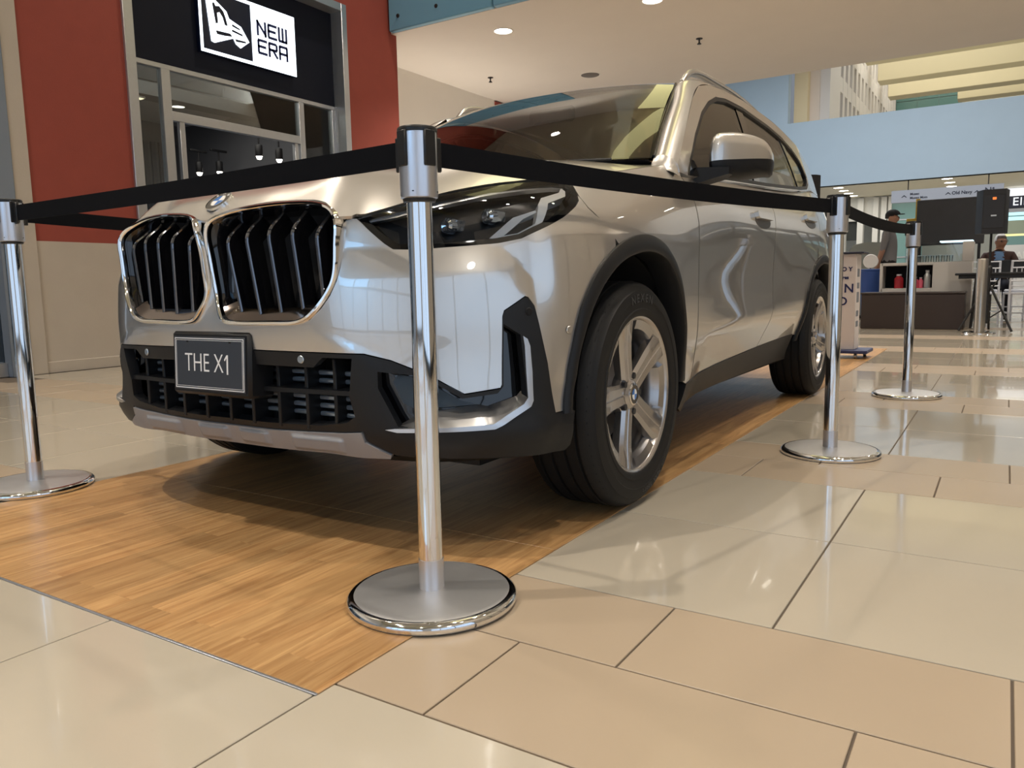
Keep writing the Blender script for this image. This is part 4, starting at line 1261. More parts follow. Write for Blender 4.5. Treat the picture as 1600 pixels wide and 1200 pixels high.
# ---- door mirrors
for sg in (1, -1):
    mr = empty('door_mirror', parent=car)
    # rings run from the nose of the housing back to the glass: outline in (along u, z)
    A = np.array([.872, 1.565]); Bv = np.array([1.056, 1.800])            # inner and outer ends in plan
    back = np.array([-.10, .19]) * .62
    out = [(0, .045), (.0, .10), (.05, .148), (.16, .168), (.5, .172), (.80, .155), (.95, .12), (1.0, .075), (.985, .035), (.9, .015), (.5, .0), (.15, .005), (.04, .02)]
    oc = curve3([(a, b, 0) for a, b in out], 48, True)[:, :2]; ce = np.array([.5, .085])
    vs = []; fs = []; rings = [(-.004, .08), (-.0035, .22), (-.003, .36), (-.001, .50), (.003, .64), (.009, .78), (.02, .90), (.04, .97), (.07, 1.0), (.10, 1.0), (.125, .97)]
    dirb = Vector((-.25, .97, 0)).normalized()
    for (d, s_) in rings:
        for (u, w) in oc:
            uu = ce[0] + (u - ce[0]) * s_; ww = ce[1] + (w - ce[1]) * s_
            p = A + (Bv - A) * uu
            vs.append(((p[0] + dirb.x * d) * sg, p[1] + dirb.y * d, 1.075 + ww - .03 * (1 - uu) * 0))
    k = 48
    fs = [(i * k + j, i * k + (j + 1) % k, (i + 1) * k + (j + 1) % k, (i + 1) * k + j) for i in range(len(rings) - 1) for j in range(k)]
    fs.append(tuple(range(k)))
    me = MB().add(vs, fs, True).build('mirror_housing', [K_paint, K_plast], mr).data
    import bmesh
    bm2 = bmesh.new(); bm2.from_mesh(me)
    bmesh.ops.bisect_plane(bm2, geom=bm2.verts[:] + bm2.edges[:] + bm2.faces[:], plane_co=(.96 * sg, 1.68, 1.142), plane_no=(-.10 * sg, 0, 1))
    bm2.to_mesh(me); bm2.free()
    for p in me.polygons:
        if p.center.z - 1.142 - .10 * (abs(p.center.x) - .96) < 0: p.material_index = 1
    gv = [vs[10 * k + j] for j in range(k)]
    MB().add(gv, [tuple(range(k))]).build('mirror_glass', K_chrome, mr)
    MB().prism([(0, 0), (1, .02), (1, .045), (0, .06)], lambda a, b: ((.835 + a * .10) * sg, 1.52 + a * .10, 1.045 + b + .02 * a), lambda a, b: ((.835 + a * .10) * sg, 1.62 + a * .10, 1.045 + b + .02 * a)).build('mirror_arm', K_plast, mr)
    MB().prism([(1.43, 1.066), (1.56, 1.074), (1.52, 1.13), (1.495, 1.13)], lambda a, b: (float(Gs(1, .012)(np.array([a]), np.array([b]))[0, 0]) * sg, a, b), lambda a, b: (float(Gs(1, -.01)(np.array([a]), np.array([b]))[0, 0]) * sg, a, b)).build('mirror_foot', K_black, mr)

# ---- number plate
pt = empty('number_plate', parent=car)
pm = frame_mat((0.0, .010, .488), (1, 0, 0), (0, .05, 1))
def pbox(a, b, c, d, z0, z1, bev): 
    mb = MB().box((a, c, z0), (b, d, z1), bev); mb.v = [tuple(pm @ Vector(v)) for v in mb.v]; return mb
pbox(-.165, .165, -.088, .088, -.085, .0, .008).build('plate_holder', K_plast, pt)
pbox(-.150, .150, -.074, .074, .0, .003, .001).build('plate_board', K_slate, pt)
for (e_, w_) in ((.0, .0022), (.0055, .0010)):
    a, b = .146 - e_, .070 - e_
    bd = pbox(-a, a, -b, -b + w_, .003, .0036, 0); 
    for q in (pbox(-a, a, b - w_, b, .003, .0036, 0), pbox(-a, -a + w_, -b + w_, b - w_, .003, .0036, 0), pbox(a - w_, a, -b + w_, b - w_, .003, .0036, 0)):
        bd.add(q.v, q.f)
    bd.build('plate_border', K_white, pt)
text_mesh('plate_lettering', 'THE X', .074, K_white, pt, pm @ Matrix.Translation((-.020, .0, .0035)), .0004, -.0008, xscale=.80)
one = pbox(.0765, .0820, -.0262, .0262, .003, .004, 0)
fl1 = MB().prism([(.0660, .0135), (.0765, .0262), (.082, .0262), (.0765, .0195), (.0690, .0100)], lambda a, b: pm @ Vector((a, b, .0039)), lambda a, b: pm @ Vector((a, b, .003)))
one.add(fl1.v, fl1.f)
one.build('plate_lettering', K_white, pt)
for x in (-.09, .09):
    pbox(x - .004, x + .004, .058, .062, .003, .0038, 0).build('plate_screw', K_void, pt)

# ---- wheels
def make_wheel():
    """centred on the hub, outer face towards +x"""
    w = empty('wheel', parent=car)
    hw = .1125
    prof = [(.232, -.105), (.250, -.112), (.290, -.116), (.318, -.110), (.334, -.098)]
    tread = []
    gro = [-.064, -.022, .022, .064]
    xs = [-.098]
    tread = [(.334, -.098), (.340, -.090)]
    for g in gro:
        tread += [(.3445, g - .006), (.3365, g - .004), (.3365, g + .004), (.3445, g + .006)]
    tread += [(.340, .090), (.334, .098)]
    prof2 = [(.334, .098), (.328, .104), (.318, .110), (.3165, .1135), (.300, .116), (.288, .1165), (.286, .1145), (.262, .1130), (.260, .1150), (.248, .114), (.240, .109), (.234, .100)]
    MB().lathe(prof + tread[1:-1] + prof2, 96, axis='x').build('tyre', K_rub, w)
    # sipes on the shoulder
    for side in (1, -1):
        sp = MB()
        for k in range(64):
            a = 2 * math.pi * k / 64
            c, s = math.cos(a), math.sin(a); c2, s2 = math.cos(a + .018), math.sin(a + .018)
            x0, x1 = .070 * side, .098 * side
            sp.add([(x0, c * .3448, s * .3448), (x1, c * .3350, s * .3350), (x1, c2 * .3350, s2 * .3350), (x0, c2 * .3448, s2 * .3448)], [(0, 1, 2, 3)])
        o = sp.build('tread_sipe', K_void, w); o['kind'] = 'stuff'
    for (txt, ac, size, st) in (("NEXEN", 90, .034, .105), ("N'FERA Sport", -72, .020, .052)):
        n = len(txt)
        for i, ch in enumerate(txt):
            if ch == ' ': continue
            an = math.radians(ac) + ((n - 1) / 2 - i) * st * (1.06 if txt == "NEXEN" else 1)
            r = .292 if txt == "NEXEN" else .302
            # text reads with its feet to the hub at the top, and turned round at the foot
            up = Vector((0, math.cos(an), math.sin(an))); right = Vector((0, math.sin(an), -math.cos(an)))
            m4 = frame_mat(up * r + Vector((.1158, 0, 0)), right, up)
            text_mesh('tyre_letter', ch, size, mat('tyre_lettering', (0.035, 0.035, 0.036), 0.45), w, m4, .0012, .0006, xscale=1.15)
    # rim barrel and lip
    MB().lathe([(.243, .098), (.2425, .106), (.238, .109), (.232, .106), (.226, .098), (.222, .080), (.212, .060), (.205, .02), (.212, -.08), (.23, -.105)], 72, axis='x').build('rim', K_rim, w)
    MB().lathe([(.0, -.03), (.15, -.03), (.150, -.010), (.0, -.010)], 40, axis='x').build('brake_disc', K_disc, w)
    MB().lathe([(.215, -.07), (.0, -.07)], 40, axis='x').build('wheel_back', K_void, w)
    MB().box((-.035, -.19, -.07), (.02, -.10, .07), .01).build('brake_caliper', K_rimd, w)
    for k in range(5):
        a = math.radians(36 + 72 * k)
        vs = []; sec = [(.035, .036, .080, .028), (.07, .036, .082, .030), (.11, .037, .085, .032), (.16, .041, .090, .034), (.20, .046, .097, .034), (.230, .051, .103, .034)]
        for (r, hwid, x, dep) in sec:
            for (b, xx) in ((-hwid, x - dep), (-hwid, x - .010), (-hwid * .72, x), (-.003, x - .001), (0, x - .004), (.003, x - .001), (hwid * .72, x), (hwid, x - .010), (hwid, x - dep)):
                vs.append((xx, r * math.cos(a) - b * math.sin(a), r * math.sin(a) + b * math.cos(a)))
        fs = []
        for i in range(len(sec) - 1):
            for j in range(9):
                fs.append((i * 9 + j, i * 9 + (j + 1) % 9, i * 9 + 9 + (j + 1) % 9, i * 9 + 9 + j))
        fs += [tuple(range(9)), tuple(range(45, 54))]
        MB().add(vs, fs).build('spoke', K_rim, w)
        # blades that close the rim between spokes
        b0 = a + math.radians(36)
        bl = MB(); vs = []
        for t in np.linspace(-.32, .32, 9):
            for (r, x) in ((.231, .100), (.200, .091), (.194, .070), (.226, .070)):
                vs.append((x, r * math.cos(b0 + t), r * math.sin(b0 + t)))
        fs = [(i * 4 + j, i * 4 + (j + 1) % 4, i * 4 + 4 + (j + 1) % 4, i * 4 + 4 + j) for i in range(8) for j in range(4)] + [(0, 1, 2, 3), (32, 33, 34, 35)]
        bl.add(vs, fs).build('rim_blade', K_rim, w)
        MB().lathe([(.0, .084), (.010, .084), (.011, .060)], 12, (0, .058 * math.cos(b0), .058 * math.sin(b0)), 'x').build('wheel_bolt', K_rimd, w)
    MB().lathe([(.075, .045), (.072, .070), (.045, .080), (.040, .086), (.034, .088)], 32, axis='x').build('hub', K_rim, w)
    MB().lathe([(.034, .084), (.034, .090), (.029, .0915)], 32, axis='x').build('hub_cap_ring', K_chrome, w)
    for q in range(4):
        vs = [(.0912, 0, 0)] + [(.0912, .017 * math.cos(t), .017 * math.sin(t)) for t in np.linspace(q * math.pi / 2, (q + 1) * math.pi / 2, 8)]
        MB().add(vs, [(0, i, i + 1) for i in range(1, 8)]).build('hub_cap_quarter', K_bblue if q % 2 else K_white, w)
    MB().lathe([(.0, .0905), (.030, .0908)], 32, axis='x').build('hub_cap', K_black, w)
    return w


wh = make_wheel()
XWH = .798
wh.location = (XWH, YF, ZC + .0035)
for (x, y, rz, rx) in ((XWH, YR, 0, math.radians(20)), (-XWH, YF, math.pi, math.radians(11)), (-XWH, YR, math.pi, math.radians(31))):
    c = copy_tree(wh, car)
    c.location = (x, y, ZC + .0035); c.rotation_euler = (rx, 0, rz)
# ---------------------------------------------------------------- wooden mat under the car
def wood_mat():
    m = bpy.data.materials.new('wood_plank_vinyl'); nt, N, L, b = nodes_of(m)
    tc = N.new('ShaderNodeTexCoord'); mp = N.new('ShaderNodeMapping'); mp.inputs['Rotation'].default_value = (0, 0, math.radians(90))
    L.new(tc.outputs['Object'], mp.inputs['Vector'])
    br = N.new('ShaderNodeTexBrick'); br.inputs['Scale'].default_value = 1.0
    br.inputs['Brick Width'].default_value = 0.62; br.inputs['Row Height'].default_value = 0.072; br.inputs['Mortar Size'].default_value = 0.0007
    br.inputs['Color1'].default_value = (0, 0, 0, 1); br.inputs['Color2'].default_value = (1, 1, 1, 1); br.inputs['Mortar'].default_value = (0.2, 0.2, 0.2, 1)
    br.offset = 0.37; br.inputs['Bias'].default_value = 0.0
    L.new(mp.outputs['Vector'], br.inputs['Vector'])
    mp2 = N.new('ShaderNodeMapping'); mp2.inputs['Scale'].default_value = (26, 1.6, 1)
    L.new(tc.outputs['Object'], mp2.inputs['Vector'])
    ad = N.new('ShaderNodeVectorMath'); ad.operation = 'MULTIPLY_ADD'; ad.inputs[1].default_value = (7, 3, 0)
    L.new(br.outputs['Color'], ad.inputs[0]); L.new(mp2.outputs['Vector'], ad.inputs[2])
    n = N.new('ShaderNodeTexNoise'); n.inputs['Scale'].default_value = 1.6; n.inputs['Detail'].default_value = 8; n.inputs['Roughness'].default_value = 0.62; n.inputs['Distortion'].default_value = 1.2
    L.new(ad.outputs['Vector'], n.inputs['Vector'])
    cr = N.new('ShaderNodeValToRGB'); e = cr.color_ramp.elements
    e[0].position = 0.30; e[0].color = (0.31, 0.155, 0.058, 1); e[1].position = 0.72; e[1].color = (0.60, 0.37, 0.165, 1)
    L.new(n.outputs['Fac'], cr.inputs['Fac'])
    mx = N.new('ShaderNodeMixRGB'); mx.blend_type = 'MULTIPLY'; mx.inputs['Fac'].default_value = 1.0
    r = N.new('ShaderNodeMapRange'); r.inputs['To Min'].default_value = 0.80; r.inputs['To Max'].default_value = 1.14
    L.new(br.outputs['Color'], r.inputs['Value']); L.new(cr.outputs['Color'], mx.inputs['Color1']); L.new(r.outputs['Result'], mx.inputs['Color2'])
    L.new(mx.outputs['Color'], b.inputs['Base Color'])
    setin(b, 'Roughness', 0.30); setin(b, 'Specular IOR Level', 0.4)
    return m


M_wood = wood_mat()
mat_root = empty('wooden_mat', (0, 0, 0))
tag(mat_root, 'printed oak-plank vinyl mat lying under the car', 'mat')
XL, XR_, Y0, Y1 = -.942, .878, -.467, 7.05
mbm = MB().box((XL, Y0, 0.0), (XR_, .36, .0035), .001).build('mat_sheet', M_wood, mat_root)
MB().box((XL, .362, 0.0), (XR_, 4.75, .0035), .001).build('mat_sheet', M_wood, mat_root)
MB().box((XL, 4.752, 0.0), (XR_, Y1, .0035), .001).build('mat_sheet', M_wood, mat_root)
MB().box((XL, Y0 - .006, 0.0), (XR_, Y0, .0030), .001).build('edge_strip', mat('mat_edge_metal', (0.42, 0.44, 0.48), 0.35, 0.8), mat_root)

# ---------------------------------------------------------------- belt barriers
S_chr = mat('post_chrome', (0.78, 0.79, 0.80), 0.055, 1.0)
S_head = mat('post_head_metal', (0.66, 0.66, 0.69), 0.33, 0.95)
S_base = mat('post_base_steel', (0.60, 0.60, 0.61), 0.42, 0.9, noise=0.14, nscale=9, bump=0.12, bscale=60)
S_blk = mat('belt_black', (0.0035, 0.004, 0.006), 0.7, spec=0.12, bump=0.2, bscale=900)
S_cap = mat('cap_black', (0.010, 0.010, 0.011), 0.35)
POSTS = [((0.800, -0.052), 'chrome belt barrier post standing nearest, on the corner of the wooden mat'),
         ((1.274, 1.893), "chrome belt barrier post beside the car's front door"),
         ((1.370, 3.698), 'chrome belt barrier post farthest back on the right, in front of the brown bench'),
         ((-1.058, 0.040), 'chrome belt barrier post at the left picture edge near the red wall'),
         ((-1.30, 1.95), 'chrome belt barrier post hidden behind the far side of the car')]


def make_post():
    p = empty('barrier_post')
    MB().lathe([(.0, .0), (.182, .0), (.1842, .004), (.1842, .012), (.1815, .0185), (.176, .022), (.16, .0245), (.08, .0275), (.03, .029), (.0, .029)], 72).build('base', S_base, p)
    MB().lathe([(.1846, .003), (.1868, .008), (.1862, .014), (.182, .0195), (.1755, .0228), (.170, .0232)], 72).build('base_rim', S_chr, p)
    MB().lathe([(.0262, .028), (.0262, .86)], 40).build('pole', S_chr, p)
    MB().lathe([(.0275, .028), (.0275, .095), (.0262, .0955)], 40).build('sleeve', S_head, p)
    MB().lathe([(.0265, .854), (.033, .856), (.0345, .862)], 40).build('collar', S_cap, p)
    MB().lathe([(.034, .862), (.0385, .864), (.0392, .868), (.0392, .994)], 48).build('head', S_head, p)
    MB().lathe([(.0405, .993), (.0412, .996), (.0412, 1.001), (.039, 1.004), (.0, 1.005)], 48).build('cap', S_cap, p)
    for k in range(4):
        a = math.radians(45 + 90 * k)
        c, s = math.cos(a), math.sin(a)
        mb = MB().box((.0365, -.014, .925), (.0425, .014, .996), .002)
        mb.v = [(x * c - y * s, x * s + y * c, z) for x, y, z in mb.v]
        mb.build('belt_slot', S_cap, p)
        MB().lathe([(.0, .001), (.0022, .001), (.0022, -.001)], 8, (.039 * math.cos(a + .6), .039 * math.sin(a + .6), .875), 'z').build('screw', S_cap, p)
    return p


def aim(i, j):
    return math.atan2(POSTS[j][0][1] - POSTS[i][0][1], POSTS[j][0][0] - POSTS[i][0][0])


post0 = make_post()
posts = []
for i, ((x, y), lab) in enumerate(POSTS):
    p = post0 if i == 0 else copy_tree(post0)
    p.location = (x, y, .0035 if i in (0, 3) else 0.0)
    j = {0: 1, 1: 0, 2: 1, 3: 0, 4: 3}[i]
    p.rotation_euler = (0, 0, aim(i, j) - math.radians(45))
    tag(p, lab, 'barrier post', 'chrome belt barrier posts around the car')
    posts.append(p)


def belt(i, j, sag, label, z0=.960, z1=.960):
    a = Vector((*POSTS[i][0], z0)); b = Vector((*POSTS[j][0], z1)); d = (b - a).normalized()
    a = a + d * .044; b = b - d * .044
    nrm = Vector((-d.y, d.x, 0)).normalized() * .0009
    mb = MB(); n = 24; vs = []
    for k in range(n + 1):
        t = k / n; p = a + (b - a) * t; p.z -= sag * 4 * t * (1 - t)
        tw = .0015 * math.sin(t * 9)
        for (s, h) in ((1, .0255), (1, -.0255), (-1, -.0255), (-1, .0255)):
            vs.append(p + nrm * s + nrm.normalized() * tw * (1 if h > 0 else -1) + Vector((0, 0, h)))
    fs = [(4 * k + q, 4 * k + (q + 1) % 4, 4 * k + 4 + (q + 1) % 4, 4 * k + 4 + q) for k in range(n) for q in range(4)] + [(0, 1, 2, 3), (4 * n, 4 * n + 1, 4 * n + 2, 4 * n + 3)]
    r = empty('barrier_belt', (a.x, a.y, 0)); mb.add(vs, fs, True)
    mb.v = [(x - a.x, y - a.y, z) for x, y, z in mb.v]
    mb.build('webbing', S_blk, r)
    for e, s in ((a, 1), (b, -1)):
        q = MB().box((-.012, -.004, -.036), (.012, .004, .034), .002)
        an = math.atan2(d.y, d.x)
        q.v = [(x * math.cos(an) - y * math.sin(an) + e.x - a.x + d.x * s * .004, x * math.sin(an) + y * math.cos(an) + e.y - a.y + d.y * s * .004, z + e.z) for x, y, z in q.v]
        q.build('belt_clip', S_cap, r)
    tag(r, label, 'barrier belt', 'black belts strung between the chrome posts')


belt(0, 3, .004, 'black webbing belt stretched across in front of the kidney grilles')
belt(0, 1, .010, 'black webbing belt running from the nearest post along the car side')
belt(1, 2, .022, 'slightly sagging black belt between the two farther posts on the right')
belt(3, 4, .010, 'black belt running behind the grille along the far side of the car')

# ---------------------------------------------------------------- lamps and fittings in the bridge soffit
def downlight(x, y, label, z=4.0, r=.13, grp='round recessed downlights in the soffit', kind=M_lamp):
    t = empty('downlight', (x, y, z))
    MB().lathe([(r * .86, -.002), (r * .9, -.010), (r, -.008), (r, 0.0)], 28).build('trim_ring', M_white, t)
    MB().lathe([(.0, -.004), (r * .87, -.004)], 28).build('lamp_face', kind, t)
    tag(t, label, 'ceiling lamp', grp)
    return t


downlight(-3.92, 7.69, 'round recessed downlight near the blue panels')
downlight(-1.88, 7.78, 'round recessed downlight cut by the top picture edge')

for k, (lx, ly) in enumerate(BRIDGE_LAMPS[2:]):
    downlight(lx, ly, 'added recessed downlight in the soffit, out of the picture', grp='added soffit downlights out of the picture')
for k, (lx, ly) in enumerate(ATRIUM_LAMPS):
    downlight(lx, ly, 'round downlight in the high atrium ceiling, out of the picture', z=8.5, grp='atrium downlights out of the picture')


def sprinkler(x, y, label, z=4.0):
    t = empty('sprinkler', (x, y, z))
    MB().lathe([(.045, 0), (.045, -.008), (.012, -.012), (.010, -.05)], 16).build('rose', M_blackm, t)
    MB().lathe([(.0, -.078), (.028, -.076), (.030, -.072), (.008, -.05)], 16).build('deflector', M_blackm, t)
    tag(t, label, 'sprinkler', 'sprinkler heads in the soffit')


sprinkler(-5.34, 9.51, 'small dark sprinkler head left of the round speaker grille')
sprinkler(-1.91, 9.54, 'small dark sprinkler head near the middle of the soffit')
t = empty('wall_spotlight', (4.98, -2.36, 4.0))
wl2 = MB().lathe([(.0, -.10), (.24, -.10), (.26, -.08), (.24, -.02), (.05, 0)], 24, axis='x'); wl2.build('lamp_body', M_blackm, t)
MB().lathe([(.0, -.103), (.235, -.103)], 24, axis='x').build('lamp_face', emit_mat('wall_spot_glow', (1.0, 0.96, 0.88), 30), t)
tag(t, 'round wall spotlight high on the right wall, out of the picture', 'wall lamp')
t = empty('ceiling_speaker', (-3.97, 10.33, 4.0))
MB().lathe([(.0, -.012), (.13, -.012), (.145, -.006), (.145, 0)], 28).build('speaker_grille', mat('grey_grille', (0.16, 0.14, 0.12), 0.7), t)
MB().lathe([(.145, -.001), (.16, -.006), (.165, 0)], 28).build('speaker_rim', M_white, t)
tag(t, 'round dark speaker grille recessed in the soffit', 'ceiling speaker')

# ---------------------------------------------------------------- lit shop sign
sg_ = empty('shop_sign', (XR, 4.70, 3.14))
tag(sg_, 'lit white and navy cap shop sign reading NEW ERA', 'sign')
M_lit = emit_mat('sign_white_glow', (0.86, 0.94, 1.0), 2.6)
M_navy = mat('sign_navy', (0.004, 0.008, 0.03), 0.3)
W_, H_ = 1.285, .66


def sbox(y0, y1, z0, z1, x0, x1, name, m):
    # object space: sign root at its bottom centre; the wall faces +x
    return MB().box((x0, y0 - W_ / 2, z0), (x1, y1 - W_ / 2, z1), .004).build(name, m, sg_)


sbox(0, W_, 0, H_, .0, .06, 'sign_case', M_navy)
sbox(.66, W_, 0, H_, .06, .066, 'sign_face', M_lit)
for (a, b, c, d) in ((0, .035, 0, H_), (.035, .66, 0, .035), (.035, .66, H_ - .035, H_)):
    sbox(a, b, c, d, .06, .066, 'sign_border', M_lit)
# flag mark: white pennant with a cut-out letter pattern
SM = lambda y, z: (.064, y - W_ / 2, z)
SM2 = lambda y, z: (.068, y - W_ / 2, z)
flag = [(.085, .58), (.125, .60), (.34, .47), (.37, .405), (.52, .36), (.62, .225), (.50, .135), (.44, .165), (.41, .215), (.17, .115), (.13, .125)]
MB().prism(flag, SM, SM2).build('sign_flag', M_lit, sg_)
for cut_ in ([(.165, .51), (.19, .52), (.205, .49), (.25, .50), (.30, .46), (.325, .40), (.345, .325), (.31, .325), (.285, .40), (.25, .44), (.22, .425), (.225, .325), (.195, .315)],
             [(.19, .245), (.37, .255), (.40, .23), (.30, .215), (.205, .21)],
             [(.405, .36), (.50, .335), (.505, .318), (.40, .338)], [(.40, .305), (.53, .285), (.535, .265), (.395, .283)], [(.43, .215), (.57, .22), (.575, .203), (.445, .19)]):
    MB().prism(cut_, lambda y, z: (.066, y - W_ / 2, z), lambda y, z: (.0695, y - W_ / 2, z)).build('sign_flag_stroke', M_navy, sg_)
# squared capitals built from strokes
LET = {'N': [(0, 0, 0, 1), (0, 1, 1, 0.08), (1, 0, 1, 1)], 'E': [(0, 0.12, 0, .88), (0.06, 0, 1, 0), (0.0, .52, .85, .52), (.06, 1, 1, 1)], 'W': [(0, 0.1, 0, 1), (.5, 0.02, .5, 1), (1, 0, 1, 1), (.06, 0, 1, 0)],
       'R': [(0, 0, 0, .9), (.05, 1, .85, 1), (1, .62, 1, .9), (0, .5, .9, .5), (.5, .48, 1, 0)], 'A': [(0, 0, 0, .9), (.06, 1, .94, 1), (1, 0, 1, .9), (0, .42, 1, .42)]}


def stroke_word(word, y0, z0, w, h, gap, t):
    for k, ch in enumerate(word):
        oy = y0 + k * (w + gap); mb = MB()
        for (a, b, c, d) in LET[ch]:
            p = Vector((oy + a * w, z0 + b * h)); q = Vector((oy + c * w, z0 + d * h)); dd = (q - p).normalized(); nn_ = Vector((-dd.y, dd.x)) * t / 2; ex = dd * t / 2
            pts = [p - ex + nn_, p - ex - nn_, q + ex - nn_, q + ex + nn_]
            mb.prism([(v.x, v.y) for v in pts], lambda y, z: (.0655, y - W_ / 2, z), lambda y, z: (.0685, y - W_ / 2, z))
        mb.build('sign_letter', mat('sign_letter_blue', (0.015, 0.022, 0.11), 0.4), sg_)


stroke_word('NEW', .745, .345, .105, .135, .045, .029)
stroke_word('ERA', .745, .150, .105, .135, .045, .029)

# track lights inside the cap shop
def track_lamp(x, y, z, label):
    t = empty('track_spotlight', (x, y, z))
    MB().box((-.02, -.14, .24), (.02, .14, .27), .004).build('track', M_blackm, t)
    MB().lathe([(.012, .12), (.012, .25)], 8).build('stem', M_blackm, t)
    b = MB().lathe([(.0, .10), (.045, .10), (.05, .09), (.05, -.04), (.045, -.05)], 16)
    b.build('lamp_body', M_blackm, t)
    MB().lathe([(.0, -.095), (.028, -.085), (.043, -.046)], 16).build('lamp_face', M_lamp, t)
    tag(t, label, 'spotlight', 'black track spotlights inside the cap shop')


for k, (x, y, z, lab) in enumerate(((-8.2, 6.10, 2.45, 'leftmost black track spotlight behind the shop glass'), (-8.2, 6.45, 2.50, 'black track spotlight second from the left behind the shop glass'),
                                    (-6.9, 6.10, 2.55, 'black track spotlight hanging in the middle of the shop'), (-6.9, 6.45, 2.55, 'rightmost black track spotlight behind the shop glass'),
                                    (-7.4, 4.35, 2.42, 'black track spotlight beside the left shop mullion'))):
    track_lamp(x, y, z, lab)
t = empty('linear_lamp', (-7.45, 5.3, 3.09))
MB().box((-.05, -1.9, 0), (.05, -.5, .03), .006).build('lamp_body', M_white, t)
MB().box((-.04, -1.88, -.006), (.04, -.52, .0)).build('lamp_face', emit_mat('warm_strip_glow', (1.0, 0.85, 0.5), 2.0), t)
tag(t, 'warm linear lamp under the ceiling beam inside the cap shop', 'ceiling lamp')
# ---------------------------------------------------------------- far shops under the upper floor
M_teal = mat('teal_glazing', (0.20, 0.36, 0.36), 0.2)
M_lightgrey = mat('sign_light_grey', (0.42, 0.45, 0.52), 0.5)
M_text = mat('sign_text_navy', (0.02, 0.025, 0.05), 0.6)
sh_ = MB().box((-4.6, 34, 3.05), (-2.0, 34.3, 4.0))
for (a, b) in ((-4.3, -3.95), (-3.5, -3.28), (-2.92, -2.72), (-2.62, -2.42), (-2.36, -2.24)):
    sh_.box((a, 33.8, 0), (b, 34.2, 3.95))
struct('wall_shop_pillars', sh_, mat('pale_shop_wall2', (0.78, 0.78, 0.75), 0.8))
dw = struct('door_1', MB().box((-3.95, 34.2, 2.28), (-3.5, 34.25, 3.05)), mat('shop_doorway_dark', (0.05, 0.055, 0.055), 0.6))
gw = struct('window_6', MB().box((-2.26, 33.9, 1.5), (-1.1, 34.0, 1.55)).box((-2.26, 33.9, 2.98), (-1.1, 34.0, 3.03)).box((-2.26, 33.9, 3.7), (-1.1, 34.0, 3.76)), M_alu)
for (z0, z1) in ((0.1, 1.5), (1.55, 2.98), (3.03, 3.7)):
    MB().box((-2.24, 33.93, z0), (-1.1, 33.95, z1)).build('pane', M_teal, gw)
for i, (x, y, lab) in enumerate([(-3.55, 29.7, 'nearest of the four far downlights on the left'), (-3.56, 30.83, 'second of the four far downlights on the left'), (-3.56, 31.92, 'third of the four far downlights on the left'), (-3.57, 33.07, 'farthest of the four far downlights on the left'),
                    (-.06, 29.43, 'nearest of the three far downlights above the grey guide sign'), (-.05, 30.72, 'middle of the three far downlights above the grey guide sign'), (-.07, 32.11, 'farthest of the three far downlights above the grey guide sign')]):
    downlight(x, y, lab, r=.19, grp='far downlights under the upper floor')

# lit shop at the far right
rs = empty('far_shop', (3.0, 34.0, 0))
tag(rs, 'bright far shop front with navy script sign and teal stripes', 'shop front')
M_glowc = emit_mat('shop_cyan_glow', (0.55, 0.93, 1.0), 1.3)
M_gloww = emit_mat('shop_white_glow', (0.95, 0.97, 1.0), 1.1)
for (z0, z1, m, nm) in ((3.66, 3.95, M_gloww, 'light_band'), (3.22, 3.66, M_navy, 'sign_board'), (3.06, 3.2, M_lightgrey, 'ledge'), (2.94, 3.06, M_glowc, 'light_band'), (2.9, 2.94, M_teal, 'ledge'), (2.76, 2.9, M_glowc, 'light_band'),
                        (2.26, 2.76, mat('sage_wall', (0.35, 0.42, 0.34), 0.7), 'wall_panel'), (2.18, 2.26, emit_mat('shop_yellow_glow', (1, .9, .4), 1.2), 'light_band'), (1.85, 2.18, M_teal, 'wall_panel'), (0.0, 1.85, mat('shop_pale_front', (0.75, 0.76, 0.78), 0.6), 'lower_front')):
    MB().box((-1.35, 0, z0), (3.0, .3, z1)).build(nm, m, rs)
text_mesh('sign_lettering', 'Ello S', .42, M_gloww, rs, frame_mat((-1.15, -.02, 3.44), (1, 0, 0), (0, 0, 1)), .01, .002, 'LEFT', 1.1)
text_mesh('front_lettering', 'ANA', .34, mat('front_letter_white', (0.9, 0.9, 0.9), 0.5), rs, frame_mat((-.95, -.02, 1.45), (1, 0, 0), (0, 0, 1)), .01, .012, 'LEFT')

# hanging guide sign
hs = empty('guide_sign', (0, 28.95, 3.25))
tag(hs, 'long light grey guide sign hung from the ceiling, reading OLD NAVY', 'sign')
MB().box((-1.70, 0, 0), (1.60, .08, .42), .01).build('sign_panel', M_lightgrey, hs)
for x in (-1.19, 1.16): MB().lathe([(.016, .41), (.016, .75)], 8, (x, .04, 0)).build('hanger_rod', M_blackm, hs)
fmx = lambda x, z: frame_mat((x, -.004, z), (1, 0, 0), (0, 0, 1))
text_mesh('sign_lettering', 'Old Navy', .150, M_text, hs, fmx(.42, .21), .002, .004)
text_mesh('sign_lettering', 'Museo', .105, M_text, hs, fmx(-1.12, .27), .002, .003, 'LEFT')
text_mesh('sign_lettering', 'Museo Mom', .105, M_text, hs, fmx(-1.12, .14), .002, .003, 'LEFT')
text_mesh('sign_lettering', 'N', .26, M_text, hs, fmx(1.16, .22), .002, .002)
MB().prism([(1.30, .14), (1.33, .14), (1.33, .31), (1.305, .31), (1.255, .275), (1.265, .255), (1.30, .275)], lambda a, b: (a, -.006, b), lambda a, b: (a, 0, b)).build('sign_lettering', M_text, hs)
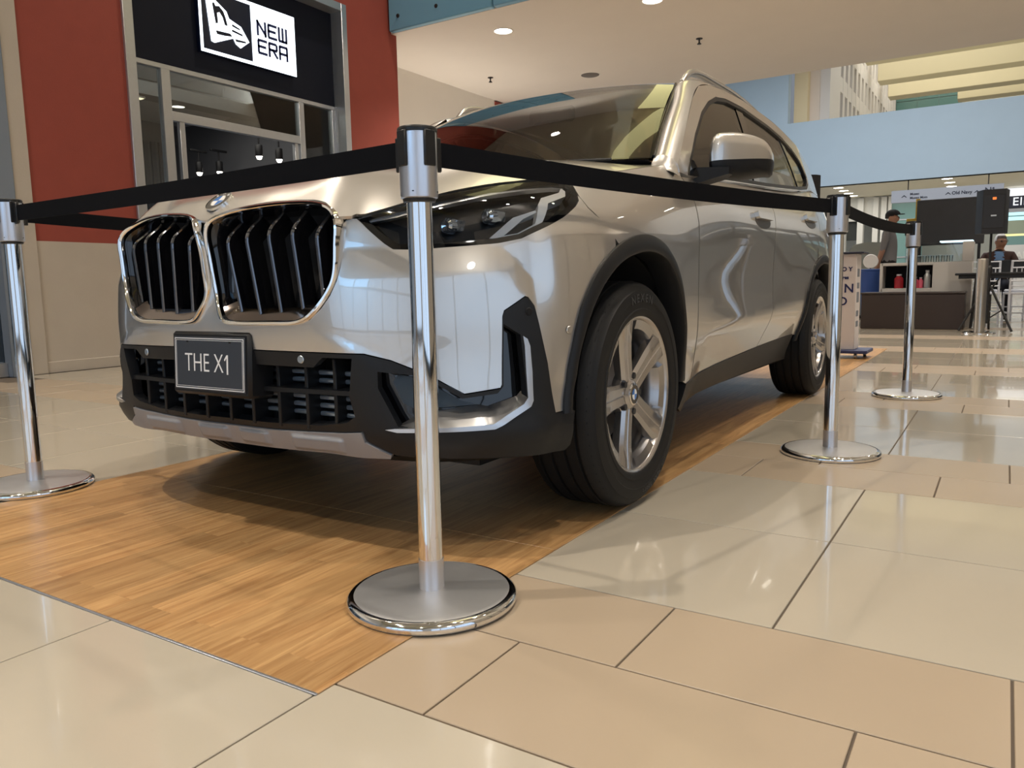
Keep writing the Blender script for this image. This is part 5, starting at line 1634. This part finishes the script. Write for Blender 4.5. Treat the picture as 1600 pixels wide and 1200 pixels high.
for x in (-1.30, .02, .85):
    MB().prism([(-.09, -.03), (0, .055), (.09, -.03), (.06, -.03), (0, .015), (-.06, -.03)], lambda a, b: (x + a, -.006, .2 + b), lambda a, b: (x + a, 0, .2 + b)).build('arrow', M_text, hs)

# ---------------------------------------------------------------- kiosk
o = MB().box((-.62, 0, 0), (.62, .5, .495), .012); o.v = [(x + .76, y + 10.4, z) for x, y, z in o.v]
bb = empty('planter_wall', (.76, 10.4, 0)); 
MB().box((-.62, 0, 0), (.62, .5, .47), .008).build('body', mat('brown_laminate', (0.028, 0.018, 0.015), 0.45, noise=.1, nscale=8), bb)
MB().box((-.63, -.01, .47), (.63, .51, .495), .005).build('top_slab', mat('brown_laminate_dark', (0.032, 0.022, 0.018), 0.4), bb)
tag(bb, 'low dark brown bench block in front of the white kiosk', 'bench')
kk = empty('kiosk_counter', (.9, 11.05, 0))
M_kw = mat('kiosk_white', (0.55, 0.53, 0.50), 0.5)
MB().box((.05, 0, 0), (.53, .4, .90), .006).box((.40, 0, .90), (.53, .4, 1.165), .004).build('cabinet', M_kw, kk)
MB().box((-.60, .0, 0), (.05, .4, .54), .004).box((-.60, .36, .54), (.05, .4, .86)).box((-.60, 0, .86), (.05, .4, .90), .004).box((-.62, 0, 0), (-.58, .4, .9), .004).build('shelf_unit', M_kw, kk)
MB().box((-.60, .34, .545), (.05, .36, .855)).build('shelf_back', K_void, kk)
MB().box((-.30, .0, .90), (.40, .012, 1.16)).box((-.30, .012, .90), (-.29, .38, 1.16)).build('glass_case', glass_mat('case_glass', (.88, .92, .93)), kk)
MB().box((.12, .0, 1.165), (.52, .3, 1.185), .004).build('light_slab', emit_mat('slab_glow', (.75, .95, 1.0), 1.5), kk)
tag(kk, 'white kiosk counter with glass case and open shelf', 'counter')


def tumbler(x, y, z, lab):
    t = empty('drinking_glass', (x, y, z))
    MB().lathe([(.0, .0), (.022, .0), (.027, .09), (.025, .09), (.020, .008), (.0, .008)], 14).build('cup', glass_mat('tumbler_glass', (.93, .96, .97)), t)
    MB().lathe([(.0275, .086), (.0285, .09), (.0275, .094)], 14).build('rim', mat('glass_rim', (.8, .85, .88), .1), t)
    tag(t, lab, 'glass', 'glasses lined up in the kiosk case')


for k in range(9):
    tumbler(.64 + k * .065, 11.16, .902, 'small clear glass in the row on the white kiosk counter')
for (x, m, h, r, lab, nm) in ((.52, mat('red_tin', (.35, .02, .03), .4), .20, .06, 'dark red canister on the kiosk shelf', 'canister'), (.72, mat('pink_pack', (.62, .10, .16), .5), .16, .05, 'pink packet on the kiosk shelf', 'packet'), (.80, mat('pink_pack', (.62, .10, .16), .5), .15, .03, 'narrow pink packet beside the steel flask', 'packet'), (.88, mat('flask_grey', (.35, .36, .36), .3, .6), .25, .045, 'grey steel flask on the kiosk shelf', 'flask')):
    t = empty(nm, (x, 11.17, .541))
    MB().lathe([(.0, 0), (r, 0), (r, h * .7), (r * .55, h * .82), (r * .55, h * .9)], 18).build('body', m, t)
    MB().lathe([(r * .6, h * .88), (r * .6, h), (.0, h)], 18).build('lid', mat('lid_grey', (.5, .5, .5), .4), t)
    tag(t, lab, nm, 'goods on the kiosk shelf')
dk = empty('display_board', (1.05, 12.5, 0))
MB().box((-.46, 0, 1.18), (.46, .06, 1.88), .01).build('board', mat('board_charcoal', (0.045, 0.046, 0.050), 0.5, noise=.2, nscale=5), dk)
for x in (-.40, .40): MB().box((x - .02, .0, 0), (x + .02, .06, 1.18)).build('leg', M_blackm, dk)
tag(dk, 'large charcoal board standing behind the kiosk counter', 'board')
yl = empty('hanging_arm', (.58, 12.7, 0))
MB().box((-.025, 0, 1.55), (.035, .05, 1.92), .005).build('mast', mat('yellow_plastic', (.62, .40, .03), .4), yl)
MB().box((-.15, -.01, 1.53), (.02, .06, 1.62), .01).build('head', mat('yellow_plastic', (.62, .40, .03), .4), yl)
MB().lathe([(.10, 0), (.10, .02), (.02, .03), (.02, 1.55)], 14, (0, .02, 0)).build('stand', M_blackm, yl)
tag(yl, 'yellow arm with a square head beside the charcoal board', 'arm')
bn = empty('waste_bin', (.10, 11.55, 0))
MB().lathe([(.0, 0), (.12, 0), (.15, .80), (.145, .80), (.115, .02), (.0, .02)], 24).build('body', mat('bin_blue', (.02, .06, .24), .4), bn)
MB().lathe([(.147, .795), (.158, .80), (.158, .825), (.150, .83), (.142, .81)], 24).build('rim', mat('bin_blue', (.02, .06, .24), .4), bn)
tag(bn, 'tall blue waste bin beside the standing man', 'bin')
sp = empty('round_sign', (.04, 11.9, 0))
MB().lathe([(.0, -.02), (.10, -.02), (.11, 0), (.10, .02), (.0, .02)], 24, (0, 0, .95), 'y').build('globe', mat('globe_white', (.85, .84, .82), .4), sp)
MB().lathe([(.09, 0), (.09, .02), (.015, .03), (.015, .86)], 14).build('stem', M_blackm, sp)
tag(sp, 'small white disc on a stem above the blue bin', 'sign')
pb = empty('soft_panel', (-.25, 13.6, 0))
MB().prism([(-.30, .0), (.42, .0), (.42, 1.20), (.30, 1.30), (.0, 1.32), (-.22, 1.28), (-.30, 1.18)], lambda a, b: (a, 0, b), lambda a, b: (a, .25, b)).build('panel', mat('sage_panel', (.30, .33, .31), .7), pb)
MB().box((-.32, -.05, 0), (.44, .3, .05), .01).build('plinth', M_blackm, pb)
tag(pb, 'grey-green rounded panel standing behind the man', 'panel')

# ---------------------------------------------------------------- info stand beside the rear wheel
ib = empty('info_stand', (.60, 5.9, .0035))
M_ib = mat('stand_white', (.62, .58, .58), .5)
MB().box((-.16, 0, .075), (.145, .24, .895), .004).build('column', M_ib, ib)
MB().box((-.18, -.02, .895), (.20, .27, .912), .004).build('top_board', M_text, ib)
MB().box((-.19, -.05, .045), (.26, .30, .075), .006).build('base_board', mat('stand_blue', (.03, .04, .12), .4), ib)
for (x, y) in ((-.15, 0), (.16, .0), (-.15, .25), (.20, .25)):
    MB().lathe([(.0, -.012), (.022, -.012), (.022, .012), (.0, .012)], 14, (x, y, .022), 'x').build('castor', M_alu, ib)
ft = lambda x, z: frame_mat((x, -.0015, z), (1, 0, 0), (0, 0, 1))
M_nv = mat('stand_navy', (.012, .02, .10), .5)
for (txt, x, z, sz) in (('O Y', .070, .765, .05), ('res', .060, .695, .04), ('N', .090, .60, .105), ('O', .040, .49, .10)):
    text_mesh('stand_lettering', txt, sz, M_nv, ib, ft(x, z), .0005, .002, 'CENTER')
for z in (.43, .385, .31, .285, .24, .19):
    MB().box((-.10, -.001, z), (.03, .0, z + .006)).build('print_line', mat('print_grey', (.25, .23, .25), .6), ib)
for k, (z, h) in enumerate(((.70, .07), (.60, .05), (.48, .09), (.36, .05), (.27, .05))):
    MB().box((.145, .05, z), (.146, .17, z + h)).build('print_block', mat('print_slate', (.16, .18, .22), .6), ib)
tag(ib, 'white printed info stand on castors beside the rear wheel', 'stand')

# ---------------------------------------------------------------- loudspeakers on tripods
def speaker_on_stand(x, y, rz, lab_s, lab_t, ztop=1.21, flip=False):
    t = empty('speaker_stand', (x, y, 0), rz)
    MB().lathe([(.019, .10), (.019, .80)], 14).build('lower_tube', M_blackm, t)
    MB().lathe([(.014, .75), (.014, ztop)], 14).build('upper_tube', M_blackm, t)
    MB().lathe([(.03, .72), (.034, .74), (.034, .80), (.02, .82)], 16).build('collar', M_blackm, t)
    MB().lathe([(.032, .52), (.032, .58)], 16).build('hub', M_blackm, t)
    for k in range(3):
        a = math.radians(20 + 120 * k)
        e = Vector((.33 * math.cos(a), .33 * math.sin(a), .012))
        MB().tube([(.03 * math.cos(a), .03 * math.sin(a), .56), e], .014, 8).build('leg', M_blackm, t)
        MB().tube([(.02 * math.cos(a), .02 * math.sin(a), .16), (.19 * math.cos(a), .19 * math.sin(a), .27)], .008, 6).build('brace', M_blackm, t)
    tag(t, lab_t, 'speaker stand', 'black tripod speaker stands')
    s = empty('loudspeaker', (x, y, ztop), rz)
    pr = [(-.16, -.13), (.16, -.13), (.175, -.05), (.12, .15), (-.12, .15), (-.175, -.05)]
    MB().prism(pr, lambda a, b: (a, b, 0), lambda a, b: (a, b, .525)).build('cabinet', mat('speaker_black', (.008, .008, .010), .5), s)
    MB().box((-.11, .149, .06), (.11, .156, .46), .004).build('rear_panel', mat('speaker_panel', (.012, .012, .014), .4), s)
    MB().box((-.02, .155, .40), (.02, .160, .43), .002).build('power_lamp', emit_mat('orange_glow', (1, .25, .06), 1.2), s)
    MB().box((-.03, .155, .20), (.03, .162, .22), .003).build('handle', M_alu, s)
    MB().box((-.15, -.136, .02), (.15, -.130, .50), .003).build('front_grille', M_blackm, s)
    tag(s, lab_s, 'loudspeaker', 'black loudspeakers on tripods')


speaker_on_stand(1.64, 10.12, math.radians(186), 'black loudspeaker on the tripod in front of the far shop front', 'black tripod stand under the right loudspeaker, beside the steel bollard')
speaker_on_stand(-.02, 7.15, math.radians(150), "black loudspeaker just showing above the car's rear end", "tripod stand behind the car's rear end")

bo_ = empty('steel_bollard', (1.575, 9.75, 0))
MB().lathe([(.0, .9), (.055, .9), (.06, .89), (.06, .02)], 28).build('tube', mat('bollard_steel', (.50, .47, .42), .3, .9), bo_)
MB().lathe([(.0, .025), (.06, .025), (.17, .015), (.18, .005), (.18, 0)], 36).build('foot_plate', S_chr, bo_)
tag(bo_, 'thick steel bollard with a round foot plate left of the tripod', 'bollard')

# ---------------------------------------------------------------- table and white chairs
tb = empty('folding_table', (1.95, 10.75, 0))
MB().box((-.70, -.22, .705), (.75, .22, .735), .008).build('table_top', M_blackm, tb)
MB().box((-.66, -.19, .66), (.70, .19, .705), .004).build('apron', M_blackm, tb)
for (x, y) in ((-.46, -.17), (.62, -.17), (-.46, .17), (.62, .17)):
    MB().tube([(x, y, .70), (x * 1.08, y * 1.05, .012)], .014, 8).build('leg', M_blackm, tb)
for y in (-.17, .17):
    MB().tube([(-.46, y, .25), (-.20, y, .66)], .010, 6).build('brace', M_blackm, tb)
tag(tb, 'black folding table behind the tripod speaker', 'table')
t2 = empty('dining_table', (2.3, 12.7, 0))
MB().box((-.75, -.4, .70), (.9, .4, .74), .01).build('table_top', mat('pale_wood', (.50, .36, .22), .5), t2)
MB().box((-.74, -.39, .74), (.89, -.37, .92), .003).build('screen', M_blackm, t2)
for (x, y) in ((-.68, -.33), (.82, -.33), (-.68, .33), (.82, .33)):
    MB().box((x - .02, y - .02, 0), (x + .02, y + .02, .70), .003).build('leg', M_blackm, t2)
tag(t2, 'pale wooden table with a black edge in front of the seated man', 'table')


def make_chair():
    c = empty('banquet_chair')
    m = mat('chair_white', (.72, .74, .80), .3)
    MB().box((-.20, -.20, .43), (.20, .20, .465), .01).build('seat', m, c)
    for sx in (-1, 1):
        MB().tube([(sx * .19, -.19, .0), (sx * .185, -.185, .43)], .015, 8).build('leg', m, c)
        MB().tube([(sx * .19, .21, .0), (sx * .185, .19, .43), (sx * .175, .23, .90)], .015, 8).build('leg', m, c)
        MB().tube([(sx * .188, -.188, .18), (sx * .188, .20, .18)], .009, 6).build('stretcher', m, c)
    for z in (.16, .25): MB().tube([(-.188, -.188, z), (.188, -.188, z)], .009, 6).build('stretcher', m, c)
    for z in (.55, .62, .80, .89): MB().tube([(-.175, .20 + (z - .43) * .08, z), (.175, .20 + (z - .43) * .08, z)], .011, 6).build('back_rail', m, c)
    for k in range(5):
        x = -.12 + k * .06
        MB().tube([(x, .215, .62), (x, .23, .80)], .007, 6).build('back_spindle', m, c)
    MB().box((-.19, -.19, .465), (.19, .17, .50), .015).build('cushion', mat('cushion_white', (.80, .82, .88), .6), c)
    return c


ch0 = make_chair()
CH = [(1.50, 11.85, 20, 'white spindle-back chair left of the steel bollard'), (2.02, 11.75, 10, 'white spindle-back chair right behind the tripod legs'), (2.55, 11.8, -8, 'white spindle-back chair cut by the right picture edge'), (1.72, 13.75, 180, 'white spindle-back chair under the seated man'), (2.30, 13.9, 170, 'white spindle-back chair beside the seated man')]
for i, (x, y, a, lab) in enumerate(CH):
    c = ch0 if i == 0 else copy_tree(ch0)
    c.location = (x, y, 0); c.rotation_euler = (0, 0, math.radians(a + 180 if i < 3 else a))
    tag(c, lab, 'chair', 'white spindle-back chairs around the tables')

# ---------------------------------------------------------------- people
def grow(name, verts, edges, root=0, sub=2):
    """verts: (x, y, z, rx, ry); skin + subdivision, applied"""
    me = bpy.data.meshes.new(name); me.from_pydata([v[:3] for v in verts], edges, [])
    ob = bpy.data.objects.new(name, me); COL.objects.link(ob)
    sk_ = ob.modifiers.new('skin', 'SKIN'); sk_.use_smooth_shade = True
    if not me.skin_vertices: 
        pass
    lay = me.skin_vertices[0].data
    for i, v in enumerate(verts):
        lay[i].radius = (v[3], v[4] if len(v) > 4 else v[3]); lay[i].use_root = (i == root)
    sb = ob.modifiers.new('sub', 'SUBSURF'); sb.levels = sub; sb.render_levels = sub
    bpy.context.view_layer.update()
    out = bpy.data.meshes.new_from_object(ob.evaluated_get(bpy.context.evaluated_depsgraph_get()))
    bpy.data.objects.remove(ob); bpy.data.meshes.remove(me)
    out.name = name
    for p in out.polygons: p.use_smooth = True
    return out


def hand(V, E, wrist, dirv, palmn, size=1.0):
    """five separate fingers from the palm"""
    w = Vector(V[wrist][:3]); d = Vector(dirv).normalized(); n = Vector(palmn).normalized(); s = d.cross(n).normalized()
    k = len(V); c = w + d * .05 * size
    V.append((*c, .030 * size, .016 * size)); E.append((wrist, k))
    for j, (o, L) in enumerate(((-.026, .068), (-.009, .078), (.009, .074), (.026, .058))):
        a = c + d * .035 * size + s * o * size; b = a + d * L * .55 * size + n * .010 * size; e = a + d * L * .85 * size + n * .032 * size
        i = len(V); V += [(*a, .0095 * size), (*b, .0085 * size), (*e, .007 * size)]; E += [(k, i), (i, i + 1), (i + 1, i + 2)]
    a = c - s * .030 * size - d * .012 * size; b = a - s * .018 * size + d * .030 * size + n * .012 * size; e = b + d * .026 * size + n * .012 * size
    i = len(V); V += [(*a, .011 * size), (*b, .0095 * size), (*e, .008 * size)]; E += [(k, i), (i, i + 1), (i + 1, i + 2)]


M_skin = mat('skin_tone', (.38, .20, .13), .55)


def finish_person(root, me, mats, pick):
    for m in mats: me.materials.append(m)
    for p in me.polygons: p.material_index = pick(p.center)
    o = bpy.data.objects.new('body', me); COL.objects.link(o); o.parent = root
    return o


def head_parts(root, c, fwd, hair, cap=None, glasses=False, hairshape=1.0):
    """face and hair set on the head centre c, looking along fwd (horizontal)"""
    f = Vector(fwd).normalized(); s = Vector((-f.y, f.x, 0)); u = Vector((0, 0, 1)); c = Vector(c)
    P = lambda a, b, h: c + f * a + s * b + u * h
    fm_ = Matrix(((f.x, s.x, 0, c.x), (f.y, s.y, 0, c.y), (0, 0, 1, c.z), (0, 0, 0, 1)))
    hm = MB(); vs = []; n = 20; rows = 8
    for i in range(rows + 1):
        ph = math.radians(90 - i * 105 / rows)
        for k in range(n):
            th = 2 * math.pi * k / n
            front = math.cos(th)
            lim = 1.0 if ph > math.radians(25) or front < .35 else 0.93
            vs.append(fm_ @ Vector((.104 * math.cos(ph) * front * lim - .012, .084 * math.cos(ph) * math.sin(th), .030 + .108 * math.sin(ph) * hairshape)))
    fs = [(i * n + k, i * n + (k + 1) % n, (i + 1) * n + (k + 1) % n, (i + 1) * n + k) for i in range(rows) for k in range(n) if not (i >= 4 and math.cos(2 * math.pi * (k + .5) / n) > .2)]
    hm.add(vs, fs, True).build('hair', hair, root)
    for b in (.032, -.032):
        e = MB().lathe([(.0, -.011), (.008, -.008), (.011, 0), (.008, .008), (.0, .011)], 10); e.v = [tuple(P(.082, b, .010) + Vector(v)) for v in e.v]
        e.build('eye', mat('eye_dark', (.03, .02, .02), .3), root)
    if cap:
        cm = MB(); vs = []
        for i in range(6):
            ph = math.radians(90 - i * 17)
            for k in range(n):
                th = 2 * math.pi * k / n
                vs.append(fm_ @ Vector((.112 * math.cos(ph) * math.cos(th) - .004, .094 * math.cos(ph) * math.sin(th), .045 + .095 * math.sin(ph))))
        cm.add(vs, [(i * n + k, i * n + (k + 1) % n, (i + 1) * n + (k + 1) % n, (i + 1) * n + k) for i in range(5) for k in range(n)], True)
        pe = [(-.075, .07), (.075, .07), (.065, .135), (.03, .165), (-.03, .165), (-.065, .135)]
        cm.prism(pe, lambda b, a: fm_ @ Vector((a, b, .062)), lambda b, a: fm_ @ Vector((a, b, .054)))
        cm.build('cap', cap, root)
    if glasses:
        gm = MB()
        for b in (.034, -.034):
            gm.tube([P(.098, b + .024 * math.cos(t), .010 + .017 * math.sin(t)) for t in np.linspace(0, 2 * math.pi, 14, endpoint=False)], .003, 5, closed=True)
        gm.tube([P(.1, .010, .014), P(.1, -.010, .014)], .003, 5)
        for b in (1, -1): gm.tube([P(.096, b * .058, .014), P(.0, b * .088, .016)], .003, 5)
        gm.build('glasses', M_blackm, root)


# standing man in a cap, seen from his left, hands hanging behind him
pm_ = empty('person', (.24, 12.35, 0))
V = [(0, 0, .95, .150, .125), (-.005, 0, 1.08, .155, .130), (0, 0, 1.22, .160, .130), (-.02, 0, 1.36, .150, .115), (-.01, 0, 1.455, .075, .075), (.015, 0, 1.51, .055, .055), (.035, 0, 1.575, .075, .070), (.040, 0, 1.63, .092, .078), (.035, 0, 1.68, .075, .068)]
E_ = [(0, 1), (1, 2), (2, 3), (3, 4), (4, 5), (5, 6), (6, 7), (7, 8)]
i = len(V); V += [(.128, 0, 1.60, .016)]; E_ += [(7, i)]                                     # nose
for sy in (-1, 1):
    i = len(V); V += [(.03, sy * .088, 1.615, .014)]; E_ += [(7, i)]                        # ear
    i = len(V)
    V += [(-.02, sy * .175, 1.39, .066), (-.045, sy * .225, 1.25, .055), (-.075, sy * .215, 1.10, .044), (-.12, sy * .17, .97, .038), (-.165, sy * .11, .86, .028)]
    E_ += [(3, i), (i, i + 1), (i + 1, i + 2), (i + 2, i + 3), (i + 3, i + 4)]
    hand(V, E_, i + 4, (-.25, -sy * .35, -1), (1, 0, 0))
    i = len(V)
    V += [(0, sy * .095, .86, .098), (.01, sy * .11, .66, .082), (.01, sy * .115, .47, .064), (-.01, sy * .12, .28, .058), (-.02, sy * .12, .10, .048), (.02, sy * .12, .045, .045, .04), (.16, sy * .13, .035, .042, .032)]
    E_ += [(0, i), (i, i + 1), (i + 1, i + 2), (i + 2, i + 3), (i + 3, i + 4), (i + 4, i + 5), (i + 5, i + 6)]
me = grow('body', V, E_)


def pick1(c):
    if c.z > 1.50: return 0
    if c.z < .085: return 3
    arm = abs(c.y) > .14 or c.x < -.10
    if c.z < 1.12 and arm and c.z > .6 and (abs(c.y) > .165 or c.x < -.105) and (c.x < -.03): return 0
    if c.z > .955: return 1
    return 2


finish_person(pm_, me, [M_skin, mat('grey_shirt', (.20, .195, .20), .85), mat('black_trousers', (.008, .008, .009), .8), mat('shoe_grey', (.10, .10, .10), .6)], pick1)
head_parts(pm_, (.035, 0, 1.615), (1, 0, 0), mat('hair_black', (.01, .009, .008), .6), cap=mat('cap_cloth', (.010, .012, .014), .8))
tag(pm_, 'man in grey shirt, black trousers and black cap, hands behind him', 'person')

# seated man in a brown jacket
p2_ = empty('person', (1.70, 13.62, 0))
V = [(0, 0, .56, .16, .13), (0, .0, .72, .165, .13), (.0, -.01, .88, .17, .13), (0, -.02, 1.01, .16, .115), (.0, -.03, 1.075, .075, .075), (.01, -.04, 1.13, .055), (.02, -.06, 1.19, .075, .07), (.02, -.065, 1.24, .088, .078), (.02, -.06, 1.29, .072, .066)]
E_ = [(0, 1), (1, 2), (2, 3), (3, 4), (4, 5), (5, 6), (6, 7), (7, 8)]
i = len(V); V += [(.075, -.142, 1.215, .015)]; E_ += [(7, i)]
for sx in (-1, 1):
    i = len(V); V += [(.02 + sx * .085, -.055, 1.225, .014)]; E_ += [(7, i)]
    i = len(V)
    V += [(sx * .18, -.02, 1.02, .066), (sx * .235, -.08, .90, .058), (sx * .22, -.20, .80, .048), (sx * .13, -.36, .81, .040), (sx * .07, -.42, .83, .028)]
    E_ += [(3, i), (i, i + 1), (i + 1, i + 2), (i + 2, i + 3), (i + 3, i + 4)]
    hand(V, E_, i + 4, (-sx * .4, -1, .15), (0, 0, -1))
    i = len(V)
    V += [(sx * .10, -.06, .555, .10), (sx * .12, -.28, .55, .085), (sx * .13, -.46, .53, .070), (sx * .13, -.46, .28, .058), (sx * .13, -.44, .09, .046), (sx * .13, -.47, .045, .044, .04), (sx * .14, -.60, .035, .04, .03)]
    E_ += [(0, i), (i, i + 1), (i + 1, i + 2), (i + 2, i + 3), (i + 3, i + 4), (i + 4, i + 5), (i + 5, i + 6)]
me = grow('body', V, E_)


def pick2(c):
    if c.z > 1.085 or (c.y < -.40 and c.z > .7 and abs(c.x) < .16): return 0
    if c.z < .09: return 3
    if c.z < .64 and (c.y < -.05 or c.z < .5): return 2
    if abs(c.x - .01) < .055 and c.y < -.06 and c.z > .6: return 4
    return 1


finish_person(p2_, me, [M_skin, mat('brown_jacket', (.060, .030, .026), .8), mat('navy_trousers', (.010, .012, .022), .8), mat('shoe_dark', (.02, .02, .02), .5), mat('blue_shirt', (.16, .30, .55), .7)], pick2)
head_parts(p2_, (.02, -.062, 1.23), (.5, -.86, 0), mat('hair_grey', (.75, .74, .73), .7), glasses=True)
p2_.rotation_euler = (0, 0, 0)
tag(p2_, 'seated man with grey hair, glasses, brown jacket and light blue shirt', 'person')
